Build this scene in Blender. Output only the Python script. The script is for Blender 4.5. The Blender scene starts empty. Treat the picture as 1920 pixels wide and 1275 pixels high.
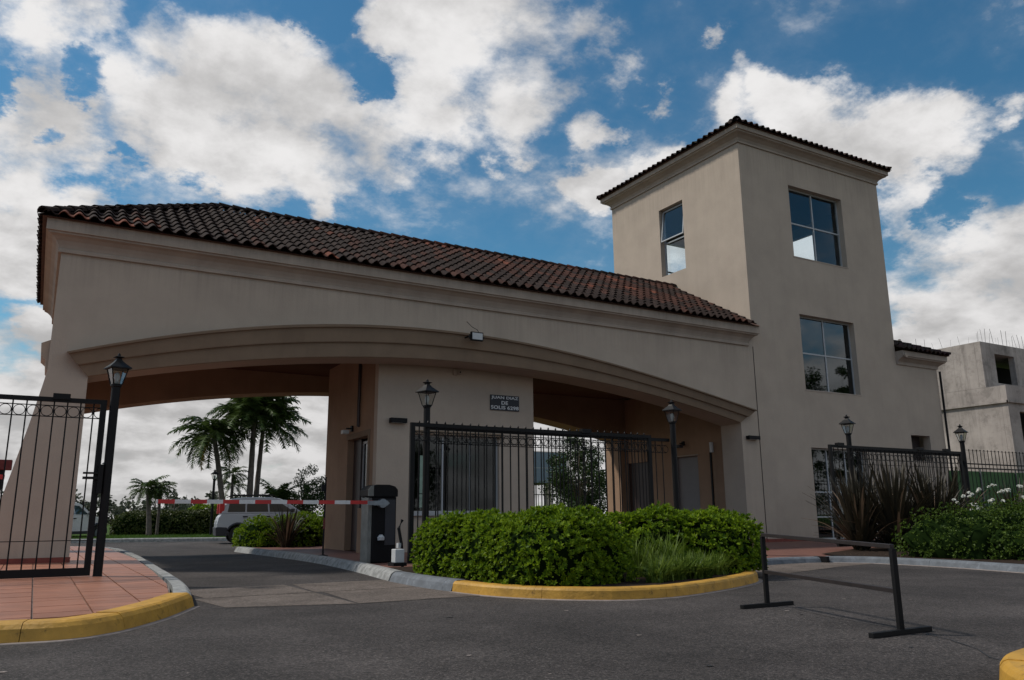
import bpy, bmesh, math, random
import numpy as np
from mathutils import Vector, Matrix
from mathutils.geometry import tessellate_polygon
random.seed(7); rng = np.random.default_rng(7)
SC = bpy.context.scene; COL = SC.collection
R_ = math.radians

# ------------------------------------------------------------------ camera
cd = bpy.data.cameras.new('camera'); cam = bpy.data.objects.new('camera', cd); COL.objects.link(cam); SC.camera = cam
cd.sensor_width = 36; cd.lens = 28.125; cd.clip_start = .05; cd.clip_end = 3000
_p, _y, _r = R_(12.43527), R_(30.33931), R_(-.48609)
fw = Vector((math.sin(_y)*math.cos(_p), math.cos(_y)*math.cos(_p), math.sin(_p)))
rt = Vector((math.cos(_y), -math.sin(_y), 0)); up = rt.cross(fw)
r2 = rt*math.cos(_r)+up*math.sin(_r); u2 = -rt*math.sin(_r)+up*math.cos(_r)
CAM = Vector((0, 0, 1.0))
cam.matrix_world = Matrix(((r2.x, u2.x, -fw.x, CAM.x), (r2.y, u2.y, -fw.y, CAM.y), (r2.z, u2.z, -fw.z, CAM.z), (0, 0, 0, 1)))

# ------------------------------------------------------------------ world: sky with broken cloud
SUN_DIR = Vector((-.62, .50, 1.0)).normalized()      # towards the sun
w = bpy.data.worlds.new('World'); SC.world = w; w.use_nodes = True
nt = w.node_tree; N = nt.nodes; Lk = nt.links; N.clear()
def wn(t, **k):
    n = N.new(t)
    for a, b in k.items(): setattr(n, a, b)
    return n
def wmath(op, a, b=None, c=None, clamp=False):
    n = wn('ShaderNodeMath', operation=op, use_clamp=clamp)
    for i, v in enumerate((a, b, c)):
        if v is None: continue
        if isinstance(v, (int, float)): n.inputs[i].default_value = v
        else: Lk.new(v, n.inputs[i])
    return n.outputs[0]
def wvec(op, a, b=None, scale=None):
    n = wn('ShaderNodeVectorMath', operation=op)
    for i, v in enumerate((a, b)):
        if v is None: continue
        if isinstance(v, (tuple, list, Vector)): n.inputs[i].default_value = v
        else: Lk.new(v, n.inputs[i])
    if scale is not None:
        if isinstance(scale, (int, float)): n.inputs['Scale'].default_value = scale
        else: Lk.new(scale, n.inputs['Scale'])
    return n
def wnoise(vec, scale, detail=6, rough=.55, dist=0., dim='3D'):
    n = wn('ShaderNodeTexNoise'); n.inputs['Scale'].default_value = scale; n.inputs['Detail'].default_value = detail
    n.inputs['Roughness'].default_value = rough; n.inputs['Distortion'].default_value = dist; Lk.new(vec, n.inputs['Vector']); return n
def wramp(v, a, b, lo=0., hi=1.):
    n = wn('ShaderNodeMapRange', interpolation_type='SMOOTHSTEP'); Lk.new(v, n.inputs[0])
    for i, x in enumerate((a, b, lo, hi)): n.inputs[i+1].default_value = x
    return n.outputs[0]
sky = wn('ShaderNodeTexSky'); sky.sky_type = 'NISHITA'; sky.sun_disc = False
sky.sun_elevation = math.asin(SUN_DIR.z); sky.sun_rotation = math.atan2(SUN_DIR.x, SUN_DIR.y)
sky.air_density = 1.0; sky.dust_density = .35; sky.ozone_density = 3.0
tc = wn('ShaderNodeTexCoord'); D = wvec('NORMALIZE', tc.outputs['Generated']).outputs[0]
sep = wn('ShaderNodeSeparateXYZ'); Lk.new(D, sep.inputs[0])
# cloud masses (direction x, y, z, angular radius, weight) and gaps between them
POS=[(-0.0626,0.8659,0.4963,0.0645,1.00),(-0.0113,0.8627,0.5055,0.0443,0.80),(-0.0465,0.9017,0.4298,0.0249,0.70),(-0.0202,0.9115,0.4109,0.0508,1.00),(-0.0451,0.9281,0.3695,0.0616,1.00),(0.0152,0.9307,0.3655,0.0493,1.00),(-0.0333,0.9525,0.3026,0.0681,1.00),(0.0339,0.9403,0.3387,0.0441,0.90),(-0.0485,0.9639,0.2619,0.0282,0.70),(0.0354,0.8893,0.4559,0.0404,0.70),(0.0823,0.8633,0.4979,0.0467,0.80),(0.0913,0.8943,0.4381,0.0714,1.00),(0.1452,0.8631,0.4837,0.0602,1.00),(0.1572,0.8984,0.4102,0.0738,1.00),(0.2066,0.8633,0.4606,0.0619,1.00),(0.2295,0.8891,0.3959,0.0506,1.00),(0.1717,0.8347,0.5232,0.0360,0.70),(0.2500,0.8990,0.3597,0.0256,0.80),(0.2750,0.8548,0.4401,0.0444,0.80),(0.2904,0.7818,0.5518,0.0491,1.00),(0.3320,0.8440,0.4213,0.0579,0.80),(0.3714,0.8081,0.4572,0.0578,1.00),(0.3668,0.7566,0.5413,0.0748,1.00),(0.4362,0.7147,0.5468,0.0811,1.00),(0.4367,0.7539,0.4909,0.0574,1.00),(0.4836,0.6733,0.5593,0.0556,0.90),(0.5422,0.6295,0.5565,0.0196,0.70),(0.4065,0.8062,0.4299,0.0389,0.60),(0.2773,0.8761,0.3944,0.0448,0.70),(0.5548,0.6525,0.5162,0.0312,0.90),(0.5231,0.7061,0.4773,0.0350,0.90),(0.5986,0.6002,0.5306,0.0220,0.85),(0.4552,0.7738,0.4404,0.0220,0.70),(0.5495,0.7360,0.3954,0.0404,1.00),(0.5959,0.6845,0.4200,0.0417,0.80),(0.6451,0.6020,0.4706,0.0247,0.65),(0.6721,0.5661,0.4772,0.0273,0.80),(0.6978,0.5613,0.4451,0.0426,1.00),(0.7321,0.5328,0.4245,0.0481,1.00),(0.7662,0.4912,0.4143,0.0529,1.00),(0.7940,0.4616,0.3955,0.0433,1.00),(0.7587,0.5306,0.3778,0.0542,1.00),(0.7972,0.4799,0.3663,0.0351,1.00),(0.8176,0.4271,0.3862,0.0310,0.65),(0.8280,0.3862,0.4066,0.0219,0.75),(0.8121,0.4817,0.3294,0.0351,0.80),(0.8082,0.5086,0.2971,0.0356,0.70),(0.8290,0.5036,0.2431,0.0709,1.00),(0.8605,0.4523,0.2345,0.0742,1.00),(0.8419,0.5070,0.1847,0.0824,1.00),(0.8774,0.4481,0.1712,0.0678,1.00),(0.8435,0.4380,0.3111,0.0205,0.60),(0.7912,0.3861,0.4742,0.0273,0.50),(0.3456,0.8728,0.3447,0.0105,1.00),(-0.0257,0.9831,0.1814,0.0399,1.00),(-0.0307,0.9902,0.1360,0.0509,1.00),(-0.0453,0.9772,0.2072,0.0226,0.60),(0.6471,0.5766,0.4988,0.0183,0.60),(-0.0271,0.9697,0.2430,0.0143,0.50),]
NEG=[(0.2105,0.8061,0.5531,0.0391,0.90),(0.2881,0.8225,0.4904,0.0345,0.90),(0.2741,0.8054,0.5255,0.0278,0.60),(-0.0013,0.8865,0.4628,0.0282,0.70),(-0.0678,0.8994,0.4318,0.0245,0.80),(-0.0175,0.9124,0.4090,0.0113,0.60),(0.0545,0.9197,0.3888,0.0207,0.60),(0.1114,0.9211,0.3729,0.0365,0.90),(0.1735,0.9093,0.3783,0.0187,0.50),(0.0696,0.8770,0.4755,0.0234,0.30),(0.2426,0.8239,0.5122,0.0154,0.40),(0.8294,0.4572,0.3211,0.0230,0.50),]
POS += [(.640, .704, .308, .08, 1.), (.743, .596, .303, .09, 1.)]  # clouds added behind the tower to brighten its see-through panes
NEG = [(a, b, c, r*.8, w_*.72) for a, b, c, r, w_ in NEG]
zc = wmath('ADD', wmath('MAXIMUM', sep.outputs[2], 0.), .34)      # cloud layer coordinates
comb = wn('ShaderNodeCombineXYZ'); Lk.new(wmath('DIVIDE', sep.outputs[0], zc), comb.inputs[0]); Lk.new(wmath('DIVIDE', sep.outputs[1], zc), comb.inputs[1])
PL = comb.outputs[0]
warp = wnoise(PL, 2.9, 9, .62); wv = wvec('SCALE', wvec('SUBTRACT', warp.outputs['Color'], (.5, .5, .5)).outputs[0], scale=.26).outputs[0]
DW = wvec('ADD', D, wv).outputs[0]
def blob(b):
    d = wvec('DISTANCE', DW, b[:3]).outputs['Value']
    q = wmath('DIVIDE', d, b[3]*1.35)
    m = wmath('SUBTRACT', 1., wmath('MULTIPLY', q, q), clamp=True)
    return wmath('MULTIPLY', m, b[4])
P = None
for b in POS:
    v = blob(b); P = v if P is None else wmath('SMOOTH_MAX', P, v, .3)
Ng = None
for b in NEG:
    v = blob(b); Ng = v if Ng is None else wmath('ADD', Ng, v)
P = wmath('SUBTRACT', P, Ng)
# beyond the part of the sky in view the same kind of broken cloud goes on
gen = wnoise(PL, .75, 3, .5); genv = wramp(gen.outputs['Fac'], .47, .66)
away = wramp(wvec('DISTANCE', D, tuple(fw)).outputs['Value'], .62, .85)
P = wmath('MAXIMUM', P, wmath('MULTIPLY', genv, away))
lowc = wramp(sep.outputs[2], .13, .30, .95, 0.)                     # the cloud deck closes towards the horizon
P = wmath('MAXIMUM', P, wmath('MULTIPLY', lowc, wramp(gen.outputs['Fac'], .2, .5, .75, 1.)))
f1 = wnoise(PL, 4.4, 13, .62, .1); f2 = wnoise(PL, 1.8, 5, .55)
fld = wmath('ADD', P, wmath('MULTIPLY', wmath('SUBTRACT', f1.outputs['Fac'], .5), 1.9))
dens = wramp(fld, .20, .80)
thin = wramp(fld, 0., .5, 0., .08)
dens = wmath('MAXIMUM', dens, thin)
# cloud tone: bright where thick and high, greyer bellies
shift = wvec('ADD', PL, (.055, -.075, 0.)).outputs[0]
f3 = wnoise(shift, 4.4, 6, .55, .1)
lit = wmath('ADD', .5, wmath('MULTIPLY', wmath('SUBTRACT', f1.outputs['Fac'], f3.outputs['Fac']), 1.9))
lit = wmath('ADD', lit, wmath('MULTIPLY', wmath('SUBTRACT', f2.outputs['Fac'], .5), 1.0))
tone = wramp(lit, .05, .85, .44, .74)
hz = wramp(sep.outputs[2], .0, .40, .84, 1.)
tone = wmath('MULTIPLY', tone, hz)
crgb = wvec('SCALE', (1., .985, .98), scale=tone).outputs[0]
bluesat = wn('ShaderNodeHueSaturation'); bluesat.inputs['Saturation'].default_value = 1.22; bluesat.inputs['Value'].default_value = .92
Lk.new(sky.outputs[0], bluesat.inputs['Color'])
STR = .088
skyrgb = wvec('SCALE', wvec('MULTIPLY', bluesat.outputs[0], (.86, 1.12, .98)).outputs[0], scale=STR).outputs[0]
mx = wn('ShaderNodeMix', data_type='RGBA'); Lk.new(dens, mx.inputs[0]); Lk.new(skyrgb, mx.inputs[6]); Lk.new(crgb, mx.inputs[7])
sc_ = wvec('SCALE', mx.outputs[2], scale=10.).outputs[0]
bg = wn('ShaderNodeBackground'); bg.inputs['Strength'].default_value = .1; Lk.new(sc_, bg.inputs['Color'])
wo = wn('ShaderNodeOutputWorld'); Lk.new(bg.outputs[0], wo.inputs[0])
w.cycles.sampling_method = 'MANUAL'; w.cycles.sample_map_resolution = 512

# ------------------------------------------------------------------ sun
sd = bpy.data.lights.new('sun', 'SUN'); so = bpy.data.objects.new('sun', sd); COL.objects.link(so)
sd.energy = 2.6; sd.angle = R_(5); sd.color = (1., .93, .83)
so.rotation_euler = (-SUN_DIR).to_track_quat('-Z', 'Y').to_euler()
SC.view_settings.view_transform = 'Standard'; SC.view_settings.look = 'None'; SC.view_settings.gamma = 1
SC.view_settings.use_curve_mapping = False; SC.view_settings.exposure = .19
SC.cycles.max_bounces = 8; SC.cycles.transparent_max_bounces = 24; SC.cycles.use_denoising = True

# ------------------------------------------------------------------ materials
MT = {}
def mat(name, col, rough=.7, metal=0., var=.0, vscale=3., bump=0., bscale=60., spec=.5, streak=0., detail=6, col2=None, objvar=0.):
    """procedural principled material: base colour broken up by noise in place, optional fine bump and rain streaks"""
    m = bpy.data.materials.new(name); m.use_nodes = True; t = m.node_tree; n = t.nodes; l = t.links
    b = n['Principled BSDF']; b.inputs['Roughness'].default_value = rough; b.inputs['Metallic'].default_value = metal
    b.inputs['Specular IOR Level'].default_value = spec
    geo = n.new('ShaderNodeNewGeometry'); pos = geo.outputs['Position']
    c2 = col2 if col2 else tuple(c*(1-var) for c in col); c1 = tuple(min(1, c*(1+var*.5)) for c in col)
    ns = n.new('ShaderNodeTexNoise'); ns.inputs['Scale'].default_value = vscale; ns.inputs['Detail'].default_value = detail; ns.inputs['Roughness'].default_value = .62
    l.new(pos, ns.inputs['Vector'])
    mr = n.new('ShaderNodeMapRange'); mr.inputs[1].default_value = .32; mr.inputs[2].default_value = .68; l.new(ns.outputs['Fac'], mr.inputs[0])
    mix = n.new('ShaderNodeMix'); mix.data_type = 'RGBA'; mix.inputs[6].default_value = (*c2, 1); mix.inputs[7].default_value = (*c1, 1)
    l.new(mr.outputs[0], mix.inputs[0]); out = mix.outputs[2]
    if streak:
        mp = n.new('ShaderNodeMapping'); mp.inputs['Scale'].default_value = (2.2, 2.2, .16); l.new(pos, mp.inputs[0])
        n2 = n.new('ShaderNodeTexNoise'); n2.inputs['Scale'].default_value = 1.6; n2.inputs['Detail'].default_value = 7; n2.inputs['Roughness'].default_value = .65
        l.new(mp.outputs[0], n2.inputs['Vector'])
        m2 = n.new('ShaderNodeMapRange'); m2.inputs[1].default_value = .5; m2.inputs[2].default_value = .78; m2.inputs[3].default_value = 1; m2.inputs[4].default_value = 1-streak
        l.new(n2.outputs['Fac'], m2.inputs[0])
        vm = n.new('ShaderNodeVectorMath'); vm.operation = 'SCALE'; l.new(out, vm.inputs[0]); l.new(m2.outputs[0], vm.inputs['Scale']); out = vm.outputs[0]
    if objvar:
        oi = n.new('ShaderNodeObjectInfo'); m3 = n.new('ShaderNodeMapRange'); m3.inputs[3].default_value = 1-objvar; m3.inputs[4].default_value = 1+objvar
        l.new(oi.outputs['Random'], m3.inputs[0]); vm = n.new('ShaderNodeVectorMath'); vm.operation = 'SCALE'
        l.new(out, vm.inputs[0]); l.new(m3.outputs[0], vm.inputs['Scale']); out = vm.outputs[0]
    l.new(out, b.inputs['Base Color'])
    if bump:
        n4 = n.new('ShaderNodeTexNoise'); n4.inputs['Scale'].default_value = bscale; n4.inputs['Detail'].default_value = 4; l.new(pos, n4.inputs['Vector'])
        bp = n.new('ShaderNodeBump'); bp.inputs['Strength'].default_value = bump; bp.inputs['Distance'].default_value = .02
        l.new(n4.outputs['Fac'], bp.inputs['Height']); l.new(bp.outputs[0], b.inputs['Normal'])
    MT[name] = m; return m
def leafmat(name, col, col2, trans=.3, rough=.45, spec=.35):
    m = bpy.data.materials.new(name); m.use_nodes = True; t = m.node_tree; n = t.nodes; l = t.links
    b = n['Principled BSDF']; b.inputs['Roughness'].default_value = rough; b.inputs['Specular IOR Level'].default_value = spec
    geo = n.new('ShaderNodeNewGeometry')
    ns = n.new('ShaderNodeTexNoise'); ns.inputs['Scale'].default_value = 2.2; ns.inputs['Detail'].default_value = 3; l.new(geo.outputs['Position'], ns.inputs['Vector'])
    ad = n.new('ShaderNodeMath'); ad.operation = 'ADD'; l.new(geo.outputs['Random Per Island'], ad.inputs[0]); l.new(ns.outputs['Fac'], ad.inputs[1])
    mr = n.new('ShaderNodeMapRange'); mr.inputs[1].default_value = .4; mr.inputs[2].default_value = 1.55; l.new(ad.outputs[0], mr.inputs[0])
    mix = n.new('ShaderNodeMix'); mix.data_type = 'RGBA'; mix.inputs[6].default_value = (*col2, 1); mix.inputs[7].default_value = (*col, 1); l.new(mr.outputs[0], mix.inputs[0])
    l.new(mix.outputs[2], b.inputs['Base Color'])
    tr = n.new('ShaderNodeBsdfTranslucent'); l.new(mix.outputs[2], tr.inputs['Color'])
    ms = n.new('ShaderNodeMixShader'); ms.inputs[0].default_value = trans; l.new(b.outputs[0], ms.inputs[1]); l.new(tr.outputs[0], ms.inputs[2])
    l.new(ms.outputs[0], n['Material Output'].inputs[0]); MT[name] = m; return m
def glassmat(name, tint=(.8, .85, .85), refl=1., rough=.02):
    m = bpy.data.materials.new(name); m.use_nodes = True; t = m.node_tree; n = t.nodes; l = t.links; n.remove(n['Principled BSDF'])
    tr = n.new('ShaderNodeBsdfTransparent'); tr.inputs[0].default_value = (*tint, 1)
    g = n.new('ShaderNodeBsdfGlossy'); g.inputs['Roughness'].default_value = rough; g.inputs[0].default_value = (.95, .97, 1, 1)
    geo = n.new('ShaderNodeNewGeometry'); dt = n.new('ShaderNodeVectorMath'); dt.operation = 'DOT_PRODUCT'; l.new(geo.outputs['Incoming'], dt.inputs[0]); l.new(geo.outputs['Normal'], dt.inputs[1])
    def mm(op, a, b_):
        x = n.new('ShaderNodeMath'); x.operation = op
        for i, v in enumerate((a, b_)):
            if isinstance(v, (int, float)): x.inputs[i].default_value = v
            elif v is not None: l.new(v, x.inputs[i])
        return x.outputs[0]
    f5 = mm('POWER', mm('SUBTRACT', 1., mm('ABSOLUTE', dt.outputs['Value'], None)), 5.)       # Schlick
    ml = n.new('ShaderNodeMath'); ml.operation = 'MULTIPLY'; ml.use_clamp = True; l.new(mm('MULTIPLY_ADD', f5, .95) if False else mm('ADD', mm('MULTIPLY', f5, .95), .045), ml.inputs[0]); ml.inputs[1].default_value = refl
    ms = n.new('ShaderNodeMixShader'); l.new(ml.outputs[0], ms.inputs[0]); l.new(tr.outputs[0], ms.inputs[1]); l.new(g.outputs[0], ms.inputs[2])
    l.new(ms.outputs[0], n['Material Output'].inputs[0]); MT[name] = m; return m
mat('stucco', (.45, .378, .312), .9, var=.09, vscale=.9, bump=.3, bscale=30, spec=.2, streak=.06)
mat('stucco_trim', (.40, .335, .28), .9, var=.14, vscale=1.6, bump=.15, bscale=50, spec=.2, streak=.1)
mat('arch_trim', (.23, .17, .12), .9, var=.12, vscale=1.4, bump=.12, bscale=50, spec=.2, streak=.1)
mat('stucco_warm_shade', (.33, .22, .15), .9, var=.14, vscale=1.2, bump=.25, bscale=38, spec=.2, streak=.1)  # wall stucco with canopy shade and warm bounce put into its colour
mat('ceiling', (.11, .06, .042), .95, var=.12, vscale=1.0, spec=.1)  # deep shade under the canopy is put into this colour
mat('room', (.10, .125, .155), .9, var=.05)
mat('plinth', (.22, .05, .035), .7, var=.25, vscale=4)
mat('tile_pave', (.33, .14, .085), .45, var=.2, vscale=2.2, bump=.12, bscale=30, spec=.5, objvar=.12)
mat('terracotta', (.10, .045, .03), .8, var=.3, vscale=6)
mat('asphalt', (.047, .041, .039), .85, var=.3, vscale=1.3, bump=.6, bscale=120, spec=.25, detail=10)
mat('concrete', (.115, .094, .082), .9, var=.25, vscale=2.5, bump=.3, bscale=60, spec=.2)
mat('raw_concrete', (.42, .375, .345), .95, var=.3, vscale=.45, bump=.3, bscale=8, spec=.1, streak=.45)
mat('red_paving', (.17, .075, .055), .6, var=.2, vscale=3, bump=.1)
mat('kerb_white', (.29, .295, .29), .85, var=.5, vscale=7, bump=.5, bscale=30)
mat('kerb_grey', (.13, .145, .165), .8, var=.3, vscale=6, bump=.4, bscale=30)
mat('kerb_yellow', (.50, .27, .035), .6, var=.22, vscale=4, bump=.35, bscale=22)
mat('kerb_concrete', (.26, .22, .2), .9, var=.3, vscale=7, bump=.3)
mat('soil', (.035, .024, .018), .95, var=.4, vscale=9, bump=1., bscale=20, spec=.1)
mat('grass_soil', (.05, .09, .015), .95, var=.4, vscale=5, bump=1., bscale=40, spec=.1)
mat('black_metal', (.007, .007, .008), .55, var=.2, vscale=20, spec=.22)
mat('black_plastic', (.007, .007, .008), .55, spec=.2)
mat('rust_metal', (.018, .013, .013), .55, var=.4, vscale=12)
mat('white_frame', (.38, .40, .42), .45, var=.06)
mat('white_plastic', (.5, .52, .53), .5, var=.08, vscale=8)
mat('red_paint', (.50, .03, .03), .45, var=.15)
mat('dark_red', (.13, .012, .01), .5, var=.2)
mat('white_paint', (.66, .67, .68), .45, var=.1, vscale=10)
mat('grey_metal', (.20, .21, .20), .5, metal=.3, var=.25, vscale=6)
mat('galvanised', (.32, .36, .42), .35, metal=.8, var=.2, vscale=14)
mat('navy', (.008, .010, .018), .5)
mat('car_paint', (.40, .43, .47), .25, spec=.6)
mat('tyre', (.015, .015, .016), .8)
mat('cladding', (.03, .032, .04), .6)
mat('bark', (.16, .125, .10), .95, var=.4, vscale=6, bump=.6, bscale=14)
mat('palm_bark', (.15, .125, .11), .95, var=.4, vscale=7, bump=.6, bscale=14)
mat('blue_panel', (.17, .22, .28), .35, var=.05)
mat('curtain', (.05, .055, .05), .9, var=.2, vscale=2)
mat('dark_door', (.05, .035, .035), .5, var=.1)
mat('grey_door', (.17, .16, .165), .5, var=.08)
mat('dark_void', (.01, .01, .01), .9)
mat('petal', (.80, .80, .74), .7)
mat('green_screen', (.04, .12, .035), .8, var=.3, vscale=3)
mat('tar', (.018, .017, .017), .6)
leafmat('leaf_bush', (.24, .34, .014), (.05, .12, .01), .40, .5, .15)
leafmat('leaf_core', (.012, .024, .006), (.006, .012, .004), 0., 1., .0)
leafmat('leaf_strap', (.17, .24, .035), (.05, .095, .015), .35, .5, .2)
leafmat('leaf_rose', (.10, .16, .02), (.03, .06, .01), .3, .5, .2)
leafmat('leaf_bronze', (.05, .042, .026), (.016, .013, .009), .12, .45, .25)
leafmat('leaf_bronze_pale', (.22, .15, .10), (.12, .08, .05), .15)
leafmat('leaf_palm', (.085, .13, .03), (.03, .055, .016), .25)
leafmat('leaf_yellow', (.30, .20, .03), (.18, .13, .03), .25)
leafmat('leaf_tree', (.05, .085, .018), (.018, .036, .010), .25)
leafmat('leaf_hedge', (.10, .125, .025), (.04, .055, .014), .2)
leafmat('leaf_far', (.10, .11, .07), (.06, .07, .05), .1, .8)  # leaf colour lightened, with distance haze put into it
leafmat('grass', (.09, .17, .02), (.05, .11, .015), .3)
glassmat('glass', (.93, .96, .97), .9); glassmat('glass_dark', (.42, .5, .52), 1.7); glassmat('glass_booth', (.30, .37, .36), .9); glassmat('lamp_glass', (.85, .86, .84), 1.2, .1)
glassmat('car_glass', (.25, .3, .3), 1.6)

# tiles: colour comes with each tile (object colour, or the colour layer of the joined ones)
def tilemat(name, attr):
    m = mat(name, (.1, .1, .1), .85, bump=.3, bscale=45, spec=.12); t = m.node_tree; n = t.nodes; l = t.links; b = n['Principled BSDF']
    if attr: s = n.new('ShaderNodeAttribute'); s.attribute_name = 'tint'; o = s.outputs['Color']
    else: s = n.new('ShaderNodeObjectInfo'); o = s.outputs['Color']
    geo = n.new('ShaderNodeNewGeometry'); ns = n.new('ShaderNodeTexNoise'); ns.inputs['Scale'].default_value = 14; ns.inputs['Detail'].default_value = 5; l.new(geo.outputs['Position'], ns.inputs['Vector'])
    mr = n.new('ShaderNodeMapRange'); mr.inputs[1].default_value = .3; mr.inputs[2].default_value = .7; mr.inputs[3].default_value = .6; mr.inputs[4].default_value = 1.35; l.new(ns.outputs['Fac'], mr.inputs[0])
    vm = n.new('ShaderNodeVectorMath'); vm.operation = 'SCALE'; l.new(o, vm.inputs[0]); l.new(mr.outputs[0], vm.inputs['Scale']); l.new(vm.outputs[0], b.inputs['Base Color'])
tilemat('tile_one', False); tilemat('tile_many', True)

# asphalt: aggregate specks, worn patches
def specks(m, scale, lo, hi, c):
    t = m.node_tree; n = t.nodes; l = t.links; b = n['Principled BSDF']; src = b.inputs['Base Color'].links[0].from_socket
    geo = n.new('ShaderNodeNewGeometry'); v = n.new('ShaderNodeTexVoronoi'); v.inputs['Scale'].default_value = scale; l.new(geo.outputs['Position'], v.inputs['Vector'])
    sp = n.new('ShaderNodeSeparateColor'); l.new(v.outputs['Color'], sp.inputs[0])
    mr = n.new('ShaderNodeMapRange'); mr.inputs[1].default_value = lo; mr.inputs[2].default_value = hi; l.new(sp.outputs[0], mr.inputs[0])
    mx = n.new('ShaderNodeMix'); mx.data_type = 'RGBA'; l.new(mr.outputs[0], mx.inputs[0]); l.new(src, mx.inputs[6]); mx.inputs[7].default_value = (*c, 1)
    l.new(mx.outputs[2], b.inputs['Base Color'])
specks(MT['asphalt'], 85, .62, 1.0, (.115, .10, .095)); specks(MT['asphalt'], 45, .75, 1.0, (.022, .02, .019))
specks(MT['concrete'], 60, .6, 1.0, (.2, .17, .15))

def patches(m, scale, lo, hi, k0, k1, rough=.6, stretch=(1, 1, 1)):
    t = m.node_tree; n = t.nodes; l = t.links; b = n['Principled BSDF']; src = b.inputs['Base Color'].links[0].from_socket
    geo = n.new('ShaderNodeNewGeometry'); mp = n.new('ShaderNodeMapping'); mp.inputs['Scale'].default_value = stretch; l.new(geo.outputs['Position'], mp.inputs[0])
    v = n.new('ShaderNodeTexNoise'); v.inputs['Scale'].default_value = scale; v.inputs['Detail'].default_value = 8; v.inputs['Roughness'].default_value = rough; l.new(mp.outputs[0], v.inputs['Vector'])
    mr = n.new('ShaderNodeMapRange'); mr.inputs[1].default_value = lo; mr.inputs[2].default_value = hi; mr.inputs[3].default_value = k0; mr.inputs[4].default_value = k1; l.new(v.outputs['Fac'], mr.inputs[0])
    vm = n.new('ShaderNodeVectorMath'); vm.operation = 'SCALE'; l.new(src, vm.inputs[0]); l.new(mr.outputs[0], vm.inputs['Scale']); l.new(vm.outputs[0], b.inputs['Base Color'])
patches(MT['asphalt'], .55, .35, .65, .72, 1.28); patches(MT['asphalt'], .35, .4, .62, .88, 1.18, .5, (1.6, .35, 1)); patches(MT['asphalt'], 1.1, .62, .72, 1., .55, .75)
patches(MT['kerb_yellow'], 9, .57, .66, 1., .38, .75); patches(MT['kerb_yellow'], 2.5, .35, .7, 1.1, .8)
patches(MT['concrete'], 1.0, .4, .7, 1.1, .7); patches(MT['kerb_grey'], 8, .58, .68, 1., 1.5, .7)
def run_off(m, bands, k):
    """rain streaks that start under ledges: bands are (ledge height, how far they run down)"""
    t = m.node_tree; n = t.nodes; l = t.links; b = n['Principled BSDF']; src = b.inputs['Base Color'].links[0].from_socket
    geo = n.new('ShaderNodeNewGeometry'); mp = n.new('ShaderNodeMapping'); mp.inputs['Scale'].default_value = (3.2, 3.2, .10); l.new(geo.outputs['Position'], mp.inputs[0])
    v = n.new('ShaderNodeTexNoise'); v.inputs['Scale'].default_value = 3.5; v.inputs['Detail'].default_value = 6; v.inputs['Roughness'].default_value = .7; l.new(mp.outputs[0], v.inputs['Vector'])
    sp = n.new('ShaderNodeSeparateXYZ'); l.new(geo.outputs['Position'], sp.inputs[0]); acc = None
    for z1, d in bands:
        a = n.new('ShaderNodeMapRange'); a.inputs[1].default_value = z1-d; a.inputs[2].default_value = z1; l.new(sp.outputs[2], a.inputs[0])
        c = n.new('ShaderNodeMath'); c.operation = 'LESS_THAN'; l.new(sp.outputs[2], c.inputs[0]); c.inputs[1].default_value = z1
        e = n.new('ShaderNodeMath'); e.operation = 'MULTIPLY'; l.new(a.outputs[0], e.inputs[0]); l.new(c.outputs[0], e.inputs[1])
        if acc is None: acc = e.outputs[0]
        else: f = n.new('ShaderNodeMath'); f.operation = 'MAXIMUM'; l.new(acc, f.inputs[0]); l.new(e.outputs[0], f.inputs[1]); acc = f.outputs[0]
    dm = n.new('ShaderNodeMapRange'); dm.inputs[1].default_value = .9; dm.inputs[2].default_value = .1; l.new(sp.outputs[2], dm.inputs[0])     # splash zone at the foot
    f = n.new('ShaderNodeMath'); f.operation = 'MAXIMUM'; l.new(acc, f.inputs[0]); l.new(dm.outputs[0], f.inputs[1])
    r = n.new('ShaderNodeMapRange'); r.inputs[1].default_value = .42; r.inputs[2].default_value = .66; l.new(v.outputs['Fac'], r.inputs[0])
    g = n.new('ShaderNodeMath'); g.operation = 'MULTIPLY'; l.new(f.outputs[0], g.inputs[0]); l.new(r.outputs[0], g.inputs[1])
    h = n.new('ShaderNodeMapRange'); h.inputs[3].default_value = 1; h.inputs[4].default_value = 1-k; l.new(g.outputs[0], h.inputs[0])
    vm = n.new('ShaderNodeVectorMath'); vm.operation = 'SCALE'; l.new(src, vm.inputs[0]); l.new(h.outputs[0], vm.inputs['Scale']); l.new(vm.outputs[0], b.inputs['Base Color'])
MT['stucco_tower'] = MT['stucco'].copy(); MT['stucco_tower'].name = 'stucco_tower'
run_off(MT['stucco'], [(6.7, .9)], .13); run_off(MT['stucco_tower'], [(14.4, 1.8)], .15)
run_off(MT['stucco_trim'], [(7.36, .3), (14.93, .25)], .25)
patches(MT['raw_concrete'], 1.3, .5, .62, 1., .72, .8)
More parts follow.
